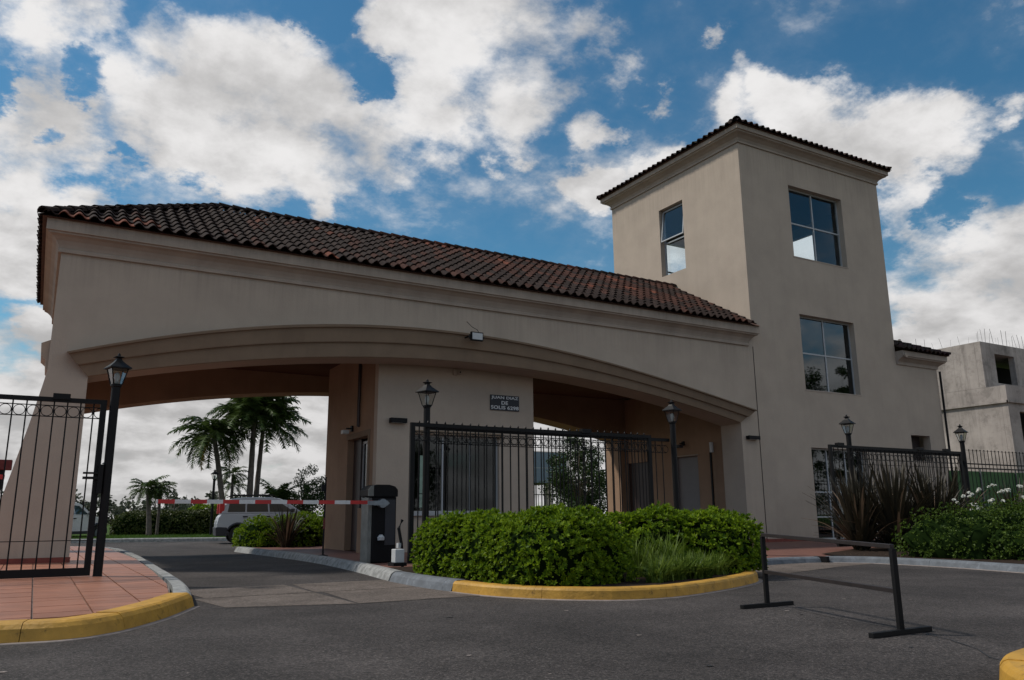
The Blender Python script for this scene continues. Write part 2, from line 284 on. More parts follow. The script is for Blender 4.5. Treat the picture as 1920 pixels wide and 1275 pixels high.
# ------------------------------------------------------------------ mesh helpers
def tag(o, label=None, cat=None, group=None, kind=None):
    if label: o['label'] = label
    if cat: o['category'] = cat
    if group: o['group'] = group
    if kind: o['kind'] = kind
    return o
def root(name, loc, label=None, cat=None, group=None, kind=None):
    o = bpy.data.objects.new(name, None); o.empty_display_size = .2; o.location = loc; COL.objects.link(o)
    return tag(o, label, cat, group, kind)
def put(o, parent):
    COL.objects.link(o)
    if parent is not None:
        o.parent = parent
        off = parent.location.copy() if parent.parent is None else Vector((0, 0, 0))
        o.matrix_parent_inverse = Matrix.Translation(-off) if off.length else Matrix.Identity(4)
    return o
class MB:
    def __init__(s): s.v = []; s.f = []
    def add(s, vs, fs):
        k = len(s.v); s.v += [tuple(v) for v in vs]; s.f += [tuple(i+k for i in f) for f in fs]; return s
    def box(s, x0, x1, y0, y1, z0, z1):
        return s.add([(x0, y0, z0), (x1, y0, z0), (x1, y1, z0), (x0, y1, z0), (x0, y0, z1), (x1, y0, z1), (x1, y1, z1), (x0, y1, z1)],
                     [(0, 3, 2, 1), (4, 5, 6, 7), (0, 1, 5, 4), (1, 2, 6, 5), (2, 3, 7, 6), (3, 0, 4, 7)])
    def obox(s, o, u, v, wv, a, b, c):       # oriented box: origin corner, three unit dirs, extents
        o, u, v, wv = map(Vector, (o, u, v, wv)); P = []
        for k in (0, 1):
            for (i, j) in ((0, 0), (1, 0), (1, 1), (0, 1)): P.append(o+u*(a*i)+v*(b*j)+wv*(c*k))
        return s.add(P, [(0, 3, 2, 1), (4, 5, 6, 7), (0, 1, 5, 4), (1, 2, 6, 5), (2, 3, 7, 6), (3, 0, 4, 7)])
    def prism(s, poly, a, b, axis='y'):      # polygon in the plane across axis, extruded from a to b
        def P(p, t): return {'y': (p[0], t, p[1]), 'z': (p[0], p[1], t), 'x': (t, p[0], p[1])}[axis]
        n = len(poly); tri = tessellate_polygon([[Vector((p[0], p[1], 0)) for p in poly]])
        vs = [P(p, a) for p in poly]+[P(p, b) for p in poly]
        fs = [tuple(t) for t in tri]+[tuple(i+n for i in reversed(t)) for t in tri]+[(i, (i+1) % n, (i+1) % n+n, i+n) for i in range(n)]
        return s.add(vs, fs)
    def tube(s, pts, r, n=8, cap=True):
        pts = [Vector(p) for p in pts]; rs = r if isinstance(r, (list, tuple)) else [r]*len(pts); k = len(s.v); V = []; F = []
        for i, p in enumerate(pts):
            d = (pts[min(i+1, len(pts)-1)]-pts[max(i-1, 0)]).normalized()
            a = d.cross(Vector((0, 0, 1)) if abs(d.z) < .9 else Vector((1, 0, 0))).normalized(); b = d.cross(a)
            for j in range(n):
                t = 2*math.pi*j/n; V.append(p+(a*math.cos(t)+b*math.sin(t))*rs[i])
        for i in range(len(pts)-1):
            for j in range(n):
                F.append((i*n+j, i*n+(j+1) % n, (i+1)*n+(j+1) % n, (i+1)*n+j))
        if cap: F.append(tuple(range(n))); F.append(tuple((len(pts)-1)*n+j for j in reversed(range(n))))
        return s.add(V, F)
    def lathe(s, prof, c=(0, 0, 0), n=16, rot=0.):   # prof: (radius, z)
        V = []; F = []
        for r, z in prof:
            for j in range(n): t = 2*math.pi*j/n+rot; V.append((c[0]+r*math.cos(t), c[1]+r*math.sin(t), c[2]+z))
        for i in range(len(prof)-1):
            for j in range(n): F.append((i*n+j, i*n+(j+1) % n, (i+1)*n+(j+1) % n, (i+1)*n+j))
        F.append(tuple(reversed(range(n)))); F.append(tuple((len(prof)-1)*n+j for j in range(n)))
        return s.add(V, F)
    def build(s, name, m, parent=None, smooth=False, bevel=0., fix=True):
        me = bpy.data.meshes.new(name); me.from_pydata(s.v, [], s.f); me.materials.append(MT[m])
        if fix:
            bm = bmesh.new(); bm.from_mesh(me); bmesh.ops.recalc_face_normals(bm, faces=bm.faces); bm.to_mesh(me); bm.free()
        if smooth: me.shade_smooth()
        o = bpy.data.objects.new(name, me); put(o, parent)
        if bevel:
            md = o.modifiers.new('bevel', 'BEVEL'); md.width = bevel; md.segments = 2; md.limit_method = 'ANGLE'
        return o
def soup(name, V, F, m, parent=None):
    me = bpy.data.meshes.new(name); nv = len(V); nf = len(F); k = F.shape[1]
    me.vertices.add(nv); me.vertices.foreach_set('co', np.ascontiguousarray(V, dtype=np.float32).ravel())
    me.loops.add(nf*k); me.loops.foreach_set('vertex_index', np.ascontiguousarray(F, dtype=np.int32).ravel())
    me.polygons.add(nf); me.polygons.foreach_set('loop_start', np.arange(0, nf*k, k, dtype=np.int32))
    me.update(calc_edges=True); me.materials.append(MT[m])
    return put(bpy.data.objects.new(name, me), parent)
def shared(name, me, M, parent):
    o = bpy.data.objects.new(name, me); put(o, parent); o.matrix_basis = M; return o
def copy_tree(o, parent=None):
    c = o.copy(); COL.objects.link(c)
    if parent is not None: c.parent = parent
    for ch in o.children: copy_tree(ch, c)
    return c
def wall(mb, o, u, n, L, z0, z1, t, holes=()):
    """wall in the plane through o along u, outward normal n, thickness t inwards, rectangular holes (a0,a1,z0,z1)"""
    o, u, n = Vector(o), Vector(u), Vector(n)
    us = sorted({0, L, *[h[0] for h in holes], *[h[1] for h in holes]}); zs = sorted({z0, z1, *[h[2] for h in holes], *[h[3] for h in holes]})
    def hole(a, z): return any(h[0] < a < h[1] and h[2] < z < h[3] for h in holes)
    def pt(a, z, d): p = o+u*a-n*(t*d); return (p.x, p.y, z)
    for i in range(len(us)-1):
        for j in range(len(zs)-1):
            a0, a1, b0, b1 = us[i], us[i+1], zs[j], zs[j+1]
            if hole((a0+a1)/2, (b0+b1)/2): continue
            for d in (0, 1): mb.add([pt(a0, b0, d), pt(a1, b0, d), pt(a1, b1, d), pt(a0, b1, d)], [(0, 1, 2, 3)])
    for a0, a1, b0, b1 in list(holes)+[(0, L, z0, z1)]:
        for (p, q) in (((a0, b0), (a1, b0)), ((a1, b0), (a1, b1)), ((a1, b1), (a0, b1)), ((a0, b1), (a0, b0))):
            mb.add([pt(*p, 0), pt(*q, 0), pt(*q, 1), pt(*p, 1)], [(0, 1, 2, 3)])
    return mb
def sweep(mb, path, prof, closed=False, cap=True):
    """profile (projection, z) swept along a ground-plan path, projecting to the right of travel, mitred"""
    P = [Vector((p[0], p[1])) for p in path]; n = len(P); offs = []
    for i in range(n):
        if closed: a, b = P[i-1], P[(i+1) % n]; d1 = (P[i]-a).normalized(); d2 = (b-P[i]).normalized()
        else:
            d1 = (P[i]-P[i-1]).normalized() if i else (P[1]-P[0]).normalized(); d2 = (P[i+1]-P[i]).normalized() if i < n-1 else d1
        n1 = Vector((d1.y, -d1.x)); n2 = Vector((d2.y, -d2.x)); m_ = (n1+n2); m_ = m_/max(m_.length, 1e-6); offs.append(m_/max(.3, m_.dot(n1)))
    k = len(prof); V = []; F = []
    for i in range(n):
        for p, z in prof: q = P[i]+offs[i]*p; V.append((q.x, q.y, z))
    for i in range(n if closed else n-1):
        j = (i+1) % n
        for a in range(k-1): F.append((i*k+a, j*k+a, j*k+a+1, i*k+a+1))
    if cap and not closed: F.append(tuple(range(k))); F.append(tuple((n-1)*k+a for a in reversed(range(k))))
    return mb.add(V, F)
def poly_sheet(name, poly, z, m, parent=None, kind=None, thick=0.):
    mb = MB()
    if thick: mb.prism(poly, z-thick, z, 'z')
    else:
        tri = tessellate_polygon([[Vector((p[0], p[1], 0)) for p in poly]]); mb.add([(p[0], p[1], z) for p in poly], [tuple(t) for t in tri])
    o = mb.build(name, m, parent)
    if not thick:
        for p in o.data.polygons:
            if p.normal.z < 0: p.flip()
    return tag(o, kind=kind)
def smooth_path(pts, step=.25):
    out = []; n = len(pts)
    for i in range(n-1):
        p0, p1, p2, p3 = pts[max(i-1, 0)], pts[i], pts[i+1], pts[min(i+2, n-1)]
        L = math.dist(p1, p2); k = max(2, int(L/step))
        for j in range(k):
            t = j/k; out.append(tuple(.5*((2*p1[a])+(-p0[a]+p2[a])*t+(2*p0[a]-5*p1[a]+4*p2[a]-p3[a])*t*t+(-p0[a]+3*p1[a]-3*p2[a]+p3[a])*t**3) for a in (0, 1)))
    out.append(tuple(pts[-1])); return out
def resample(path, step):
    out = [path[0]]; acc = 0
    d = [0]
    for i in range(1, len(path)): d.append(d[-1]+math.dist(path[i-1], path[i]))
    n = max(1, round(d[-1]/step)); res = []
    j = 0
    for k in range(n+1):
        t = d[-1]*k/n
        while j < len(d)-2 and d[j+1] < t: j += 1
        q = (t-d[j])/max(1e-9, d[j+1]-d[j]); res.append(tuple(path[j][a]+(path[j+1][a]-path[j][a])*q for a in (0, 1)))
    return res
def kerb(path, h, wd, m, parent, stone=1.0, slope=.06, rnd=.04, gap=.006, side=1, z0=-.05):
    """kerb stones laid along the outer foot line; side=1: pavement lies to the left of travel"""
    fine = resample(path, .125); per = max(2, int(stone/.125)); prof = [(0, z0), (0, 0), (slope*.7, h-rnd), (slope+rnd*.35, h-rnd*.3), (slope+rnd, h), (wd, h), (wd, z0)]
    prof = [(-p*side, z) for p, z in prof]; i = 0
    while i < len(fine)-1:
        seg = fine[i:min(i+per+1, len(fine))]
        if len(seg) < 2: break
        a, b = Vector(seg[0]), Vector(seg[1]); seg = [tuple(a+(b-a).normalized()*gap)]+list(seg[1:])
        mb = MB(); jz = random.uniform(-.004, .004); sweep(mb, seg, [(p, z+(jz if z > 0 else 0)) for p, z in prof]); mb.build('kerb_stone', m, parent, smooth=False)
        i += per
def arr(x): return np.array(x, dtype=float)

# ================================================================== the ground
g = MB(); g.add([(-900, -900, -.06), (900, -900, -.06), (900, 900, -.06), (-900, 900, -.06)], [(0, 1, 2, 3)]); tag(g.build('ground', 'grass_soil'), kind='structure')
tag(poly_sheet('asphalt_road', [(-60, -40), (60, -40), (60, 20), (14.5, 14), (12.4, 37.3), (0, 42.4), (-30, 46), (-60, 46)], 0, 'asphalt'), kind='structure')
# concrete strip across the entry lane, in three slabs
cs = root('concrete_strip', (3, 11, 0), kind='structure')
for y0, y1 in ((10.0, 11.28), (11.32, 12.85)):
    for x0, x1 in ((1.75, 3.42), (3.45, 5.25)):
        poly_sheet('concrete_slab', [(x0+(.25 if x0 < 2 else 0), y0-(.45 if y0 < 10.5 and x0 > 2 else 0.)), (x1, y0-(.45 if y0 < 10.5 and x1 > 2 else 0)), (x1, y1), (x0+.1, y1)], .004, 'concrete', cs)
dr = root('concrete_apron', (13, 10.8, 0), kind='structure')
poly_sheet('concrete_slab', [(10.25, 9.7), (13.4, 10.6), (15.0, 10.9), (14.9, 11.9), (12.5, 11.75), (11.2, 10.9)], .004, 'concrete', dr)
# joint lines in the asphalt
def crack(name, pts, wd):
    pts = resample(smooth_path(pts), .12); mb = MB(); V = []; F = []
    for i, p in enumerate(pts):
        a = Vector(pts[max(i-1, 0)]); b = Vector(pts[min(i+1, len(pts)-1)]); d = (b-a).normalized(); n_ = Vector((-d.y, d.x)); q = Vector(p)+n_*random.uniform(-.012, .012); w2 = wd*random.uniform(.25, 1.)
        V += [(*(q+n_*w2), .005), (*(q-n_*w2), .005)]
    for i in range(len(pts)-1): F.append((2*i, 2*i+1, 2*i+3, 2*i+2))
    mb.add(V, F); return tag(mb.build(name, 'tar', fix=False), kind='structure')
crack('asphalt_crack', [(7.3, 6.5), (6.9, 5.6), (6.6, 4.4), (6.2, 3.75), (5.9, 3.45), (5.75, 3.15)], .009)
crack('asphalt_crack', [(1.75, 10.0), (1.95, 9.95), (3.4, 9.5), (4.6, 9.6), (5.2, 9.75)], .012)
stn = root('asphalt_spots', (4, 5, 0), kind='structure')
for i in range(26):
    x, y, r = random.uniform(-.5, 9), random.uniform(3.5, 8), random.uniform(.008, .028)
    if x > 1.6 and y > 7.8: continue
    mb = MB(); mb.add([(x+r*math.cos(t*.785)*random.uniform(.6, 1.6), y+r*math.sin(t*.785)*random.uniform(.5, 1.3), .006) for t in range(8)], [tuple(range(8))])
    mb.build('spot', random.choice(['tar', 'tar', 'kerb_concrete']), stn, fix=False)

# left pavement with tiles and kerbs
LK = [(-6, 8.3), (-3, 8.2), (-1, 8.2), (-.14, 8.2), (.3, 8.14), (.72, 8.4), (1.2, 9.15), (1.5, 9.8), (1.72, 10.33)]
LW = [(1.72, 10.36), (1.86, 11.4), (1.98, 12.8), (2.1, 15.5), (2.25, 19), (2.38, 23), (2.4, 27), (2.1, 29.8), (1.2, 31.6), (-1, 32.2), (-5, 32.3)]
lp = root('left_pavement', (-1, 14, 0), kind='structure')
lks = smooth_path(LK, .2); lws = smooth_path(LW, .4)
poly_sheet('bed', [(-5.9, 8.6)]+[(x-.12, y+.28) for x, y in lks[3:]]+[(x-.28, y) for x, y in lws if y < 31]+[(-5.9, 31.5)], .135, 'kerb_concrete', lp, thick=.2)
kerb(lks, .16, .3, 'kerb_yellow', lp, 1.1, slope=.05, rnd=.05)
kerb(lws, .15, .24, 'kerb_white', lp, 1.3, slope=.05, rnd=.04)
def clip_poly(sub, cl):     # Sutherland-Hodgman, clip polygon convex and counter-clockwise
    for i in range(len(cl)):
        a, b = cl[i], cl[(i+1) % len(cl)]; out = []
        def ins(p): return (b[0]-a[0])*(p[1]-a[1])-(b[1]-a[1])*(p[0]-a[0]) >= 0
        for j in range(len(sub)):
            p, q = sub[j-1], sub[j]
            if ins(p) != ins(q):
                d = (b[0]-a[0])*(q[1]-p[1])-(b[1]-a[1])*(q[0]-p[0]); t = ((b[0]-a[0])*(a[1]-p[1])-(b[1]-a[1])*(a[0]-p[0]))/(d or 1e-9)
                out.append((p[0]+(q[0]-p[0])*t, p[1]+(q[1]-p[1])*t))
            if ins(q): out.append(q)
        sub = out
        if not sub: return []
    return sub
clip = [(-5.9, 8.62), (-.2, 8.52), (.25, 8.47), (.62, 8.7), (.98, 9.28), (1.44, 10.42), (1.62, 12), (1.8, 15), (1.98, 19), (2.12, 23), (2.12, 27), (1.85, 29.6), (1.0, 31.2), (-5.9, 31.3)]
far = MB(); cnt = 0
for j in range(70):
    for i in range(-12, 5):
        x0, y0 = -.42+i*.49, 8.3+j*.33; jt = .006 if (i % 1) else .006
        p = clip_poly([(x0+.009, y0+.006), (x0+.481, y0+.006), (x0+.481, y0+.324), (x0+.009, y0+.324)], clip)
        if len(p) < 3: continue
        z = .158+random.uniform(-.0012, .0012)
        if y0 < 16.5 and x0 > -1.6 and cnt < 240:
            mb = MB(); mb.prism(p, .13, z, 'z'); mb.build('paving_tile', 'tile_pave', lp) if 'tile_pave' in MT else None; cnt += 1
        else: far.prism(p, .13, z, 'z')
tag(far.build('far_paving_tiles', 'tile_pave', lp), kind='stuff')

# island with planting bed, and the pavement under the booth
isl = root('island_pavement', (7, 12, 0), kind='structure')
IW = [(2.6, 33.2), (4.2, 32.4), (5.2, 30.2), (5.45, 26.5), (5.6, 22), (5.62, 18.6), (5.36, 15.2), (5.02, 12.6)]
IG = [(5.0, 12.5), (4.95, 11.2), (5.02, 10.3)]
IY = [(5.03, 10.28), (5.16, 9.45), (5.52, 8.7), (6.1, 8.13), (6.6, 7.98), (7.2, 8.02), (8.22, 8.36), (9.0, 8.7), (9.55, 9.02), (9.95, 9.4), (10.2, 9.9)]
IR = [(10.22, 9.93), (10.75, 10.6), (11.5, 11.25), (12.46, 11.72), (13.5, 11.95), (14.35, 11.75)]
IR2 = [(14.42, 11.7), (14.85, 11.1), (14.93, 10.3), (14.85, 9.2), (14.5, 7.9), (13.9, 6.2), (12.8, 4.2)]
pw, pg, py_, pr, pr2 = [smooth_path(q, .2) for q in (IW[3:], IG, IY, IR, IR2)]
inner = [(x+.2, y) for x, y in pw]+[(x+.2, y) for x, y in pg]+[(x+(.2 if x < 6 else .05), y+.2) for x, y in py_]
poly_sheet('bed', [(5.6, 26.4)]+inner+[(x-.05, y+.2) for x, y in pr]+[(14.5, 19.2), (20, 19.2), (20, 27), (5.6, 27)], .10, 'red_paving', isl, thick=.2)
poly_sheet('planting_soil', [(5.35, 13.2), (5.24, 11.2), (5.3, 10.4), (5.45, 9.6), (5.9, 8.85), (6.5, 8.3), (7.2, 8.3), (8.2, 8.65), (9.3, 9.2), (9.8, 9.7), (11.2, 11.7), (12.4, 14.0), (5.4, 14.0)], .125, 'soil', isl)
kerb(pw, .15, .24, 'kerb_white', isl, 2.0, slope=.08, rnd=.04); kerb(pg, .15, .24, 'kerb_grey', isl, 1.1, slope=.06, rnd=.05)
kerb(py_, .14, .2, 'kerb_yellow', isl, 1.7, slope=.02, rnd=.035); kerb(pr, .12, .2, 'kerb_grey', isl, 1.6, slope=.05)
for path, own in ((py_, isl), (lks[4:], lp), (pr2, isl)):                # thin mortar apron at the kerb foot
    mb = MB(); sweep(mb, path, [(-.005, -.02), (-.005, .008), (.055, .006), (.075, -.02)], cap=False); mb.build('kerb_apron', 'kerb_concrete', own)
MB().box(14.36, 14.44, 11.62, 11.95, .0, .125).build('drain_gap', 'black_plastic', isl)
rp = root('right_pavement', (20, 14, 0), kind='structure')
poly_sheet('bed', [(14.45, 11.9)]+[(x+.18, y) for x, y in pr2]+[(18, 3), (60, 8), (60, 30), (31.7, 30), (31.7, 19.2), (14.5, 19.2)], .10, 'red_paving', rp, thick=.2)
poly_sheet('planting_soil', [(15.0, 11.9), (15.12, 10.4), (15.0, 9.1), (14.6, 7.7), (14.2, 6.4), (18, 4), (40, 9), (40, 13.9), (18.6, 13.9), (15.4, 12.6)], .125, 'soil', rp)
kerb(pr2, .13, .2, 'kerb_grey', rp, 2.2, slope=.05)
ck = root('corner_pavement', (6, 2.2, 0), kind='structure')
cp = smooth_path([(9, 2.2), (7.4, 2.95), (6.3, 3.15), (5.45, 3.1), (4.95, 2.86), (4.55, 2.4), (4.3, 1.8), (4.3, .6)], .15)
kerb(cp, .14, .22, 'kerb_yellow', ck, 1.4, slope=.02, rnd=.04, side=1)
poly_sheet('bed', [(x+(.15 if x < 5.5 else 0), y-.15) for x, y in cp]+[(9, .6)], .12, 'kerb_concrete', ck, thick=.15)
# far kerb and lawn past the gate
fl = root('far_lawn', (6, 45, 0), kind='structure')
poly_sheet('bed', [(-40, 47.5), (0, 42.6), (12.5, 37.5), (45, 26), (60, 60), (-40, 90)], .12, 'grass_soil', fl, thick=.3)
fk = [(-20, 44.8), (-10, 43.8), (0, 42.3), (6.5, 39.8), (12.4, 37.2), (20, 34)]
kerb(list(reversed(smooth_path(fk, .5))), .17, .3, 'kerb_white', fl, 3.0, side=-1, slope=.03)
# grass blades on the strip
def blades(name, n, xy, z, h, m, parent, wd=.02):
    V = np.zeros((n*3, 3)); P = np.array([xy() for _ in range(n)]); a = rng.uniform(0, 6.28, n); hh = h*rng.uniform(.6, 1.3, n)
    V[0::3, 0] = P[:, 0]-np.cos(a)*wd; V[0::3, 1] = P[:, 1]-np.sin(a)*wd; V[1::3, 0] = P[:, 0]+np.cos(a)*wd; V[1::3, 1] = P[:, 1]+np.sin(a)*wd; V[0::3, 2] = V[1::3, 2] = z
    V[2::3, 0] = P[:, 0]+rng.normal(0, .3, n)*hh; V[2::3, 1] = P[:, 1]+rng.normal(0, .3, n)*hh; V[2::3, 2] = z+hh
    return tag(soup(name, V, np.arange(n*3).reshape(-1, 3), m, parent), kind='stuff')
def strip():
    t = random.random(); x = -4+t*22; y0 = 42.9-(x if x > 0 else x*.1)*.41; return (x, y0+random.random()**1.2*9)
blades('grass', 42000, strip, .11, .09, 'grass', None, .03)

# ================================================================== arched entrance canopy
FY, FT, RY0, RY1 = 19.3, 20.24, 25.93, 26.87
innf = np.polynomial.Polynomial.fit([.69, 3.83, 7.15, 9.6, 12, 15.2, 18.1, 20.18], [4.02, 4.63, 5.05, 5.15, 5.09, 4.83, 4.43, 3.98], 4)
outf = np.polynomial.Polynomial.fit([.24, .98, 3.18, 5.7, 8.0, 10.26, 12, 15.9, 18.5, 20.7], [4.50, 4.80, 5.34, 5.73, 5.95, 5.99, 5.88, 5.35, 4.92, 4.48], 4)
bld = root('entrance_canopy', (10.5, 19.3, 0), 'long arched gateway canopy with beige walls and a dark tiled hip roof', 'gatehouse')
xs = np.linspace(.69, 20.18, 49)
outline = [(-.08, 7.3), (-.08, 4.1), (-.13, 3.8), (-.28, 3.0), (-.50, 1.95), (-.72, .95), (-.88, .12), (.70, .12)]+[(float(x), float(innf(x))) for x in xs]+[(20.18, .12), (20.997, .12), (20.997, 7.3)]
MB().prism(outline, FY, FT).build('front_wall', 'stucco', bld)
MB().prism(outline, RY0, RY1).build('rear_wall', 'stucco_warm_shade', bld)
# hood moulding over the front arch
ni = 64; t_ = np.linspace(0, 1, ni); xi = .69+(20.10-.69)*t_; xo = .24+(20.7-.24)*t_
hp = [(0, 0), (0, .035), (.03, .06), (.46, .115), (.47, .165), (.50, .175), (.91, .235), (.93, .29), (1., .30), (1., 0)]
mb = MB(); V = []; F = []; k = len(hp)
for i in range(ni):
    I = (xi[i], float(innf(xi[i]))); O = (xo[i], float(outf(xo[i])))
    for a, p in hp: s_ = 1-p/19.3*.0; V.append((I[0]+(O[0]-I[0])*a, FY-p, 1+(I[1]+(O[1]-I[1])*a-1)*(1-p/FY)))
for i in range(ni-1):
    for a in range(k-1): F.append((i*k+a, (i+1)*k+a, (i+1)*k+a+1, i*k+a+1))
F += [tuple(range(k)), tuple((ni-1)*k+a for a in range(k))]; mb.add(V, F); mb.build('arch_moulding', 'arch_trim', bld)
# eaves cornice round front and left end
cprof = [(0, 6.70), (.06, 6.70), (.065, 6.77), (.045, 6.79), (.07, 6.86), (.12, 6.95), (.2, 7.02), (.28, 7.055), (.285, 7.09), (.33, 7.10), (.33, 7.355), (0, 7.355)]
mb = MB(); sweep(mb, [(-.08, 26.87), (-.08, 19.3), (20.72, 19.3), (20.72, 19.32)], cprof); mb.build('cornice', 'stucco_trim', bld)
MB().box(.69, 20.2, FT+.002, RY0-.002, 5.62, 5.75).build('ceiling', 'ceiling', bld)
MB().prism([(-.08, 4.15), (-.08, 7.3), (.4, 7.3), (.4, 4.15)], FT+.002, RY0-.002).build('end_wall', 'stucco', bld)
MB().prism([(19.6, 4.2), (19.6, 4.85), (19.95, 4.85), (20.02, 4.78), (20.12, 4.72), (20.14, 4.5), (20.2, 4.4), (20.2, 4.2)], 0, .02).build('impost_bracket', 'stucco_trim', bld) if False else None
br = MB(); br.prism([(-.08, 4.25), (-.13, 4.3), (-.15, 4.5), (-.24, 4.58), (-.26, 4.86), (-.08, 4.95)], 20.3, 21.3); br.build('side_moulding', 'stucco_trim', bld)
# interior side wall against the tower, with its doorway
sw = MB(); wall(sw, (20.5, RY0-.003, 0), (0, -1, 0), (-1, 0, 0), RY0-FT-.006, .1, 5.62, .22, [(2.82, 4.12, .1, 3.1), (.02, 1.35, .1, 3.05)]); sw.build('side_wall', 'stucco_warm_shade', bld)
MB().box(20.66, 20.70, 21.81, 23.11, .1, 3.1).build('side_door', 'grey_door', bld)
MB().box(20.60, 20.69, 24.58, 25.91, .1, 3.05).build('side_door', 'dark_door', bld)
MB().box(20.44, 20.5, 21.76, 23.16, 3.1, 3.14).build('door_head', 'stucco_trim', bld)
MB().box(20.35, 20.40, 20.98, 21.05, .1, 3.15).build('post', 'black_metal', bld); MB().box(20.36, 20.44, 20.93, 21.04, 3.15, 3.5).build('light_slot', 'white_plastic', bld)
MB().box(-.9, .72, FY-.03, FY-.002, .1, .26).build('plinth', 'plinth', bld)
MB().box(20.16, 20.99, FY-.03, FY-.002, .1, .22).build('plinth', 'plinth', bld)
MB().box(20.992, 21.012, FY-.012, FY-.001, .12, 6.7).build('expansion_joint', 'black_plastic', bld)

# ---- roof deck and tiles
EZ, RZ, EY, RYm = 7.40, 9.80, 18.88, 23.08
XL = -.50
roof = MB(); A = (XL, EY, EZ); B = (21, EY, EZ); Cc = (21, RYm, RZ); H = (XL+4.2, RYm, RZ); A2 = (XL, 27.28, EZ); B2 = (21, 27.28, EZ)
dz = .05
def dn(p): return (p[0], p[1], p[2]-dz)
roof.add([dn(p) for p in (A, B, Cc, H, A2, B2)], [(0, 1, 2, 3), (0, 3, 4), (4, 3, 2, 5), (0, 4, 5, 1)]); rf = roof.build('roof', 'terracotta', bld)
TW, TL, CO = .295, .47, .405
def tile_mesh(nx=9):
    xs_ = [i/(nx-1) for i in range(nx)]; V = []; F = []
    def h(s): return .085*math.sin(math.pi*min(1, s/.66))**1.0 if s < .66 else -.016*math.sin(math.pi*(s-.66)/.34)
    for y, lift, wsc in ((0, .042, 1.0), (TL, 0, .93)):
        for s in xs_: V.append(((s-.5)*TW*1.06*wsc, y, h(s)*wsc+lift))
    for s in xs_: V.append(((s-.5)*TW*1.06, 0, h(s)+.042-.022))
    for s in xs_: V.append(((s-.5)*TW*1.06*.93, TL, h(s)*.93-.02))
    for i in range(nx-1):
        F += [(i, i+1, nx+i+1, nx+i), (2*nx+i, 2*nx+i+1, i+1, i), (3*nx+i+1, 2*nx+i+1, 2*nx+i, 3*nx+i)][:3] if False else [(i, i+1, nx+i+1, nx+i), (2*nx+i, 2*nx+i+1, i+1, i), (2*nx+i+1, 2*nx+i, 3*nx+i, 3*nx+i+1)]
    me = bpy.data.meshes.new('roof_tile'); me.from_pydata(V, [], F); me.materials.append(MT['tile_one']); me.shade_smooth()
    me.set_sharp_from_angle(angle=R_(50)); return me
TM = tile_mesh(); TV = np.array([v.co[:] for v in TM.vertices]); TF = [tuple(p.vertices) for p in TM.polygons]
from mathutils import noise as mnoise
def tint(v):
    """glaze of one tile: sooty grey-brown towards the far left, redder to the right, a few orange replacements"""
    x = v[0]; nz = mnoise.noise(Vector((v[0]*.55, v[1]*.55, 3.3)))*1.1; r = max(.001, min(1, random.random()*.55+.25-nz*.55)) if random.random() < .9 else random.random(); red = max(0, min(1, (x-3)/8))
    if r < .002+.05*red: c = (.13, .045, .028)
    elif r < .03+.5*red: c = (.058, .026, .019)
    else: c = (.030, .020, .017)
    k_ = random.uniform(.75, 1.25); return tuple(q*k_ for q in c)
def frame(o, u, up_): n_ = Vector(u).cross(Vector(up_)); return Matrix(((u[0], up_[0], n_.x, o[0]), (u[1], up_[1], n_.y, o[1]), (u[2], up_[2], n_.z, o[2]), (0, 0, 0, 1)))
def slope_tiles(o, u, uph, ang, L, S, keep):
    """matrices of tiles: o eave start, u along the eave, uph horizontal uphill direction"""
    u = Vector(u); uv = (Vector(uph)*math.cos(ang)+Vector((0, 0, 1))*math.sin(ang)); out = []
    for r in range(int(S/CO)+1):
        for c in range(int(L/TW)):
            a = (c+.5)*TW; s_ = r*CO-.06
            if not keep(a, s_*math.cos(ang)): continue
            p = Vector(o)+u*(a+random.uniform(-.006, .006))+uv*(s_+random.uniform(-.014, .014)); m_ = frame(p, tuple(u), tuple(uv))
            out.append(m_@Matrix.Rotation(random.uniform(-.03, .03), 4, 'Z')@Matrix.Rotation(random.uniform(-.02, .02), 4, 'Y'))
    return out
def join_tiles(name, Ms, parent, tf=tint):
    if not Ms: return
    V = []; F = []; colr = []; n0 = len(TV)
    for k_, m_ in enumerate(Ms):
        m4 = np.array(m_); V.append(TV@m4[:3, :3].T+m4[:3, 3]); F += [tuple(i+k_*n0 for i in f) for f in TF]; colr += [(*tf(m_.translation), 1.)]*n0
    me = bpy.data.meshes.new(name); me.from_pydata(np.concatenate(V).tolist(), [], F); ca = me.color_attributes.new('tint', 'FLOAT_COLOR', 'POINT'); ca.data.foreach_set('color', np.array(colr, dtype=np.float32).ravel())
    me.materials.append(MT['tile_many']); me.shade_smooth(); me.set_sharp_from_angle(angle=R_(50)); return tag(put(bpy.data.objects.new(name, me), parent), kind='stuff')
ang = math.atan2(RZ-EZ, RYm-EY)
front = slope_tiles((XL, EY, EZ), (1, 0, 0), (0, 1, 0), ang, 21.45-XL*0, 4.84, lambda a, s: a > s+.10 and s < 4.15 and (a < 21.45 or s < .3))
left = slope_tiles((XL, 27.28, EZ), (0, -1, 0), (1, 0, 0), ang, 8.4, 4.84, lambda a, s: s+.1 < a < 8.4-s-.1 and s < 4.1)
front.sort(key=lambda m_: (m_.translation-CAM).length)
def one_tiles(Ms, parent, tf=tint):
    for m_ in Ms: o = shared('roof_tile', TM, m_, parent); o.color = (*tf(m_.translation), 1)
one_tiles(front[:285], rf); join_tiles('far_roof_tiles', front[285:]+left, rf)
